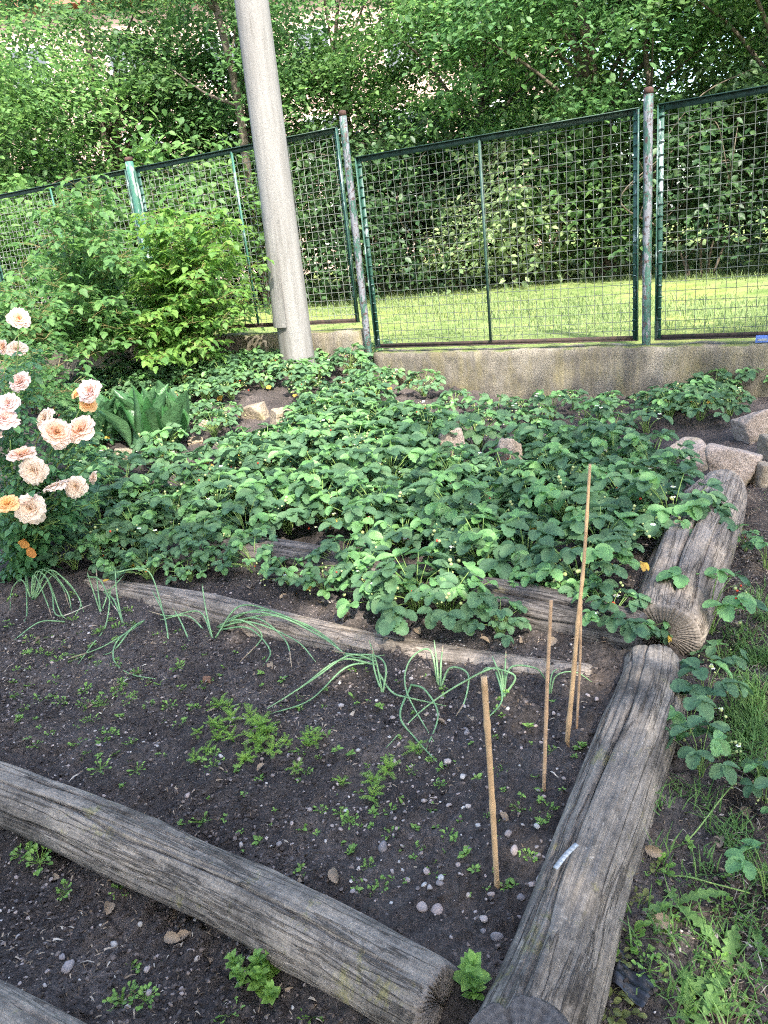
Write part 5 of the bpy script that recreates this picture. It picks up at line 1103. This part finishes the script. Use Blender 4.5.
tree(1, 6.9, 12.7, 1.0, .7, 'dark lime tree hanging over the right fence panel')
tree(1, 4.2, 21.0, 1.25, 2.0, 'distant dark tree behind the middle fence panel')
tree(2, 8.2, 18.5, 1.2, 3.0, 'distant tree behind the right fence panel')
tree(1, -8.3, 20.5, 1.2, 5.0, 'distant dark tree beyond the left end of the fence')
tree(3, 10.0, 15.5, 1.1, 5.5, 'dark tree at the far right beyond the fence')
shr = []
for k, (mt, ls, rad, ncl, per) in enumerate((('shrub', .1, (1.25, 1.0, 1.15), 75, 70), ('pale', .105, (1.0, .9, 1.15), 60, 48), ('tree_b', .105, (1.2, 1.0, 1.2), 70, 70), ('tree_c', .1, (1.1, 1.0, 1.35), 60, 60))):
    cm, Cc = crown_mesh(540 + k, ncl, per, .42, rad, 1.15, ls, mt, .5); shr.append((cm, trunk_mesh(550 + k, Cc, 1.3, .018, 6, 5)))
def shrub(v, x, y, sc, rz, label, z=.45):
    root = empty('leafy_shrub', (x, y, z), rz, label, 'shrub'); root.scale = sc if isinstance(sc, tuple) else (sc,) * 3
    for nm, me in (('crown', shr[v][0]), ('stem', shr[v][1])):
        o = bpy.data.objects.new(nm, me); COL.objects.link(o); o.parent = root
shrub(1, 2.95, 14.0, (1.1, 1.0, 1.3), .4, 'pale variegated shrub lit by sun behind the middle fence panel')
shrub(1, 1.9, 14.8, .8, 2.4, 'smaller pale shrub left of the large variegated one')
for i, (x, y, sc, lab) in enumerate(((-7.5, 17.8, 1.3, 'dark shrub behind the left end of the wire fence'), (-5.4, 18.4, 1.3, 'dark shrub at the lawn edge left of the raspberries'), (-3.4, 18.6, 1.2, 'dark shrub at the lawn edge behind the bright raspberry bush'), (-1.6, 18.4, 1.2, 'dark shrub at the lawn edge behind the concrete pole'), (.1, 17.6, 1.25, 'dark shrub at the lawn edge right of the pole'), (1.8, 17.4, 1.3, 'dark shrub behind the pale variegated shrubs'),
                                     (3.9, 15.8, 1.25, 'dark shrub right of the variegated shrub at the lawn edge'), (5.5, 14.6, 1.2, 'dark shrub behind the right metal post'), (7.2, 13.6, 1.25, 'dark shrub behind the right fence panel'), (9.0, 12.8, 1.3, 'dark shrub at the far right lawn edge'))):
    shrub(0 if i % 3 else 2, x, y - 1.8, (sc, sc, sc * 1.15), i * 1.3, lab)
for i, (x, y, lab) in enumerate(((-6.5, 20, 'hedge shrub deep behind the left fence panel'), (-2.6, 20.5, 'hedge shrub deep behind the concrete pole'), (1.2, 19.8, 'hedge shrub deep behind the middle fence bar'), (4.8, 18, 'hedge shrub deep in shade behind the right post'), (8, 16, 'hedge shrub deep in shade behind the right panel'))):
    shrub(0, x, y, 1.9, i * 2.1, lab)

for x, y, sc, lab in ((-5.6, 14.6, 1.5, 'sunny yellow green shrub behind the left fence panel'), (-3.6, 15.8, 1.75, 'tall sunny shrub behind the fence just left of the pole'), (-7.8, 15.6, 1.7, 'sunny shrub beyond the far left fence end')):
    shrub(3, x, y, sc, x * 2, lab)
def slim_tree(path, r0, label, v, csc):
    P = [aty(*q) for q in path]; P[0][2] = .3; base = P[0].copy(); root = empty('slim_tree', base, 0, label, 'tree')
    C = catmull(P, 30); mb = MB(); tube(mb, C - base, np.linspace(r0, r0 * .5, 30), 10)
    for k in (14, 18, 22, 26):
        d = np.array([rng.normal(0, .7), rng.normal(0, .4), .7]); tube(mb, catmull([C[k] - base, C[k] - base + d * .5 + [0, 0, -.1], C[k] - base + d], 8), np.linspace(r0 * .4, .01, 8), 6)
    mb.build('trunk', M['bark_light'], root); o = bpy.data.objects.new('crown', tree_v[v][0]); COL.objects.link(o); o.parent = root; o.scale = (csc,) * 3; o.location = C[-1] - base - np.array([0, 0, 3.4 * csc])
M['bark_light'] = simple('pale_bark', (.05, .042, .032), (.12, .1, .078), 14, .95, .8, .02)
slim_tree([(268, 300, 16.4), (250, 190, 16.4), (238, 100, 16.2), (218, 15, 16.0), (200, -50, 16.0)], .1, 'slim tree with a slanting pale trunk rising just left of the pole', 3, .5)
slim_tree([(640, 300, 13.4), (655, 150, 13.4), (645, 40, 13.4), (660, -40, 13.4)], .06, 'slim stem under the lime boughs right of the right metal post', 3, .5)

# house glimpsed through the trees
hs = empty('house', (-2, 33, .4), R(8), 'pinkish rendered house glimpsed through gaps in the trees', 'house')
mb = MB(); box(mb, [-11, 0, 0], [22, 0, 0], [0, 9, 0], [0, 0, 10]); mb.build('wall', M['house'], hs, False)
mb = MB(); mb.add([[-11.5, -.6, 9.9], [11.5, -.6, 9.9], [11.5, 9.6, 9.9], [-11.5, 9.6, 9.9], [-11.5, 4.5, 14], [11.5, 4.5, 14]], [[0, 1, 5, 4], [2, 3, 4, 5]]); mb.f.append(np.array([[0, 3, 2, 1]])); mb.f.append(np.array([[0, 4, 3], [1, 2, 5]])); mb.build('roof', M['roof'], hs, False)
for k in range(6):
    for fl in range(3):
        x0 = -9.6 + k * 3.4; z0 = 1.1 + fl * 3.0; mb = MB()
        for o_, a_, b_ in (([x0, -.06, z0], [1.4, 0, 0], [0, 0, .1]), ([x0, -.06, z0 + 1.6], [1.4, 0, 0], [0, 0, .1]), ([x0, -.06, z0 + .1], [.1, 0, 0], [0, 0, 1.5]), ([x0 + 1.3, -.06, z0 + .1], [.1, 0, 0], [0, 0, 1.5]), ([x0 + .66, -.06, z0 + .1], [.08, 0, 0], [0, 0, 1.5])): box(mb, o_, a_, [0, .055, 0], b_)
        w = mb.build('window', M['winframe'], hs, False); mb = MB(); box(mb, [x0 + .1, -.03, z0 + .1], [1.2, 0, 0], [0, .025, 0], [0, 0, 1.5]); mb.build('pane', M['glass'], w, False)

# unseen trees added outside the frame, behind the viewer, to keep sun off the beds
cm, Cc = crown_mesh(600, 330, 95, 1.0, (3.9, 2.6, 5.2), 0, .2, 'tree_b', .2)
tm = trunk_mesh(601, Cc + [0, 0, 8.4], 12, .26, 30)
for x, y, sc, rz, lab in ((6.3, -5.2, 1.0, .2, 'tall unseen tree added outside the frame for shade, on the right'), (-.2, -6.0, 1.02, 2.2, 'tall unseen tree added outside the frame for shade, in the middle'), (-6.0, -4.6, .95, 4.0, 'tall unseen tree added outside the frame for shade, on the left')):
    root = empty('added_shade_tree', (x, y, -.1), rz, lab, 'tree'); root.scale = (sc,) * 3
    for nm, me, z in (('crown', cm, 8.4), ('trunk', tm, 0)):
        o = bpy.data.objects.new(nm, me); COL.objects.link(o); o.parent = root; o.location = (0, 0, z)

# ------------------------------------------------------------------ light
W = bpy.data.worlds.new('World'); S.world = W; W.use_nodes = True; t = W.node_tree; t.nodes.clear()
SUN_EL, SUN_AZ = R(47), R(163)     # azimuth clockwise from +Y: the sun stands behind and right of the viewer
sky = t.nodes.new('ShaderNodeTexSky'); sky.sky_type = 'NISHITA'; sky.sun_disc = False; sky.sun_elevation = SUN_EL; sky.sun_rotation = SUN_AZ; sky.dust_density = 2.5; sky.air_density = 1.0; sky.ozone_density = 1.0
bg = t.nodes.new('ShaderNodeBackground'); bg.inputs[1].default_value = .15; wo = t.nodes.new('ShaderNodeOutputWorld'); t.links.new(sky.outputs[0], bg.inputs[0]); t.links.new(bg.outputs[0], wo.inputs[0])
sd = bpy.data.lights.new('sun', 'SUN'); sd.energy = 2.1; sd.angle = R(.55); sd.color = (1, .95, .86); so = bpy.data.objects.new('sun', sd); COL.objects.link(so)
dvec = Vector((sin(SUN_AZ) * cos(SUN_EL), cos(SUN_AZ) * cos(SUN_EL), sin(SUN_EL)))
so.rotation_euler = dvec.to_track_quat('Z', 'Y').to_euler(); so.location = dvec * 40
S.view_settings.view_transform = 'Standard'; S.view_settings.look = 'None'; S.view_settings.gamma = 1; S.view_settings.use_curve_mapping = False
S.view_settings.exposure = 2.65
S.cycles.use_denoising = False; S.cycles.filter_width = 1.1
S.cycles.max_bounces = 8; S.cycles.diffuse_bounces = 4; S.cycles.transmission_bounces = 4; S.cycles.transparent_max_bounces = 4
S.cycles.use_adaptive_sampling = True; S.cycles.adaptive_threshold = .02; S.cycles.sample_clamp_indirect = 6
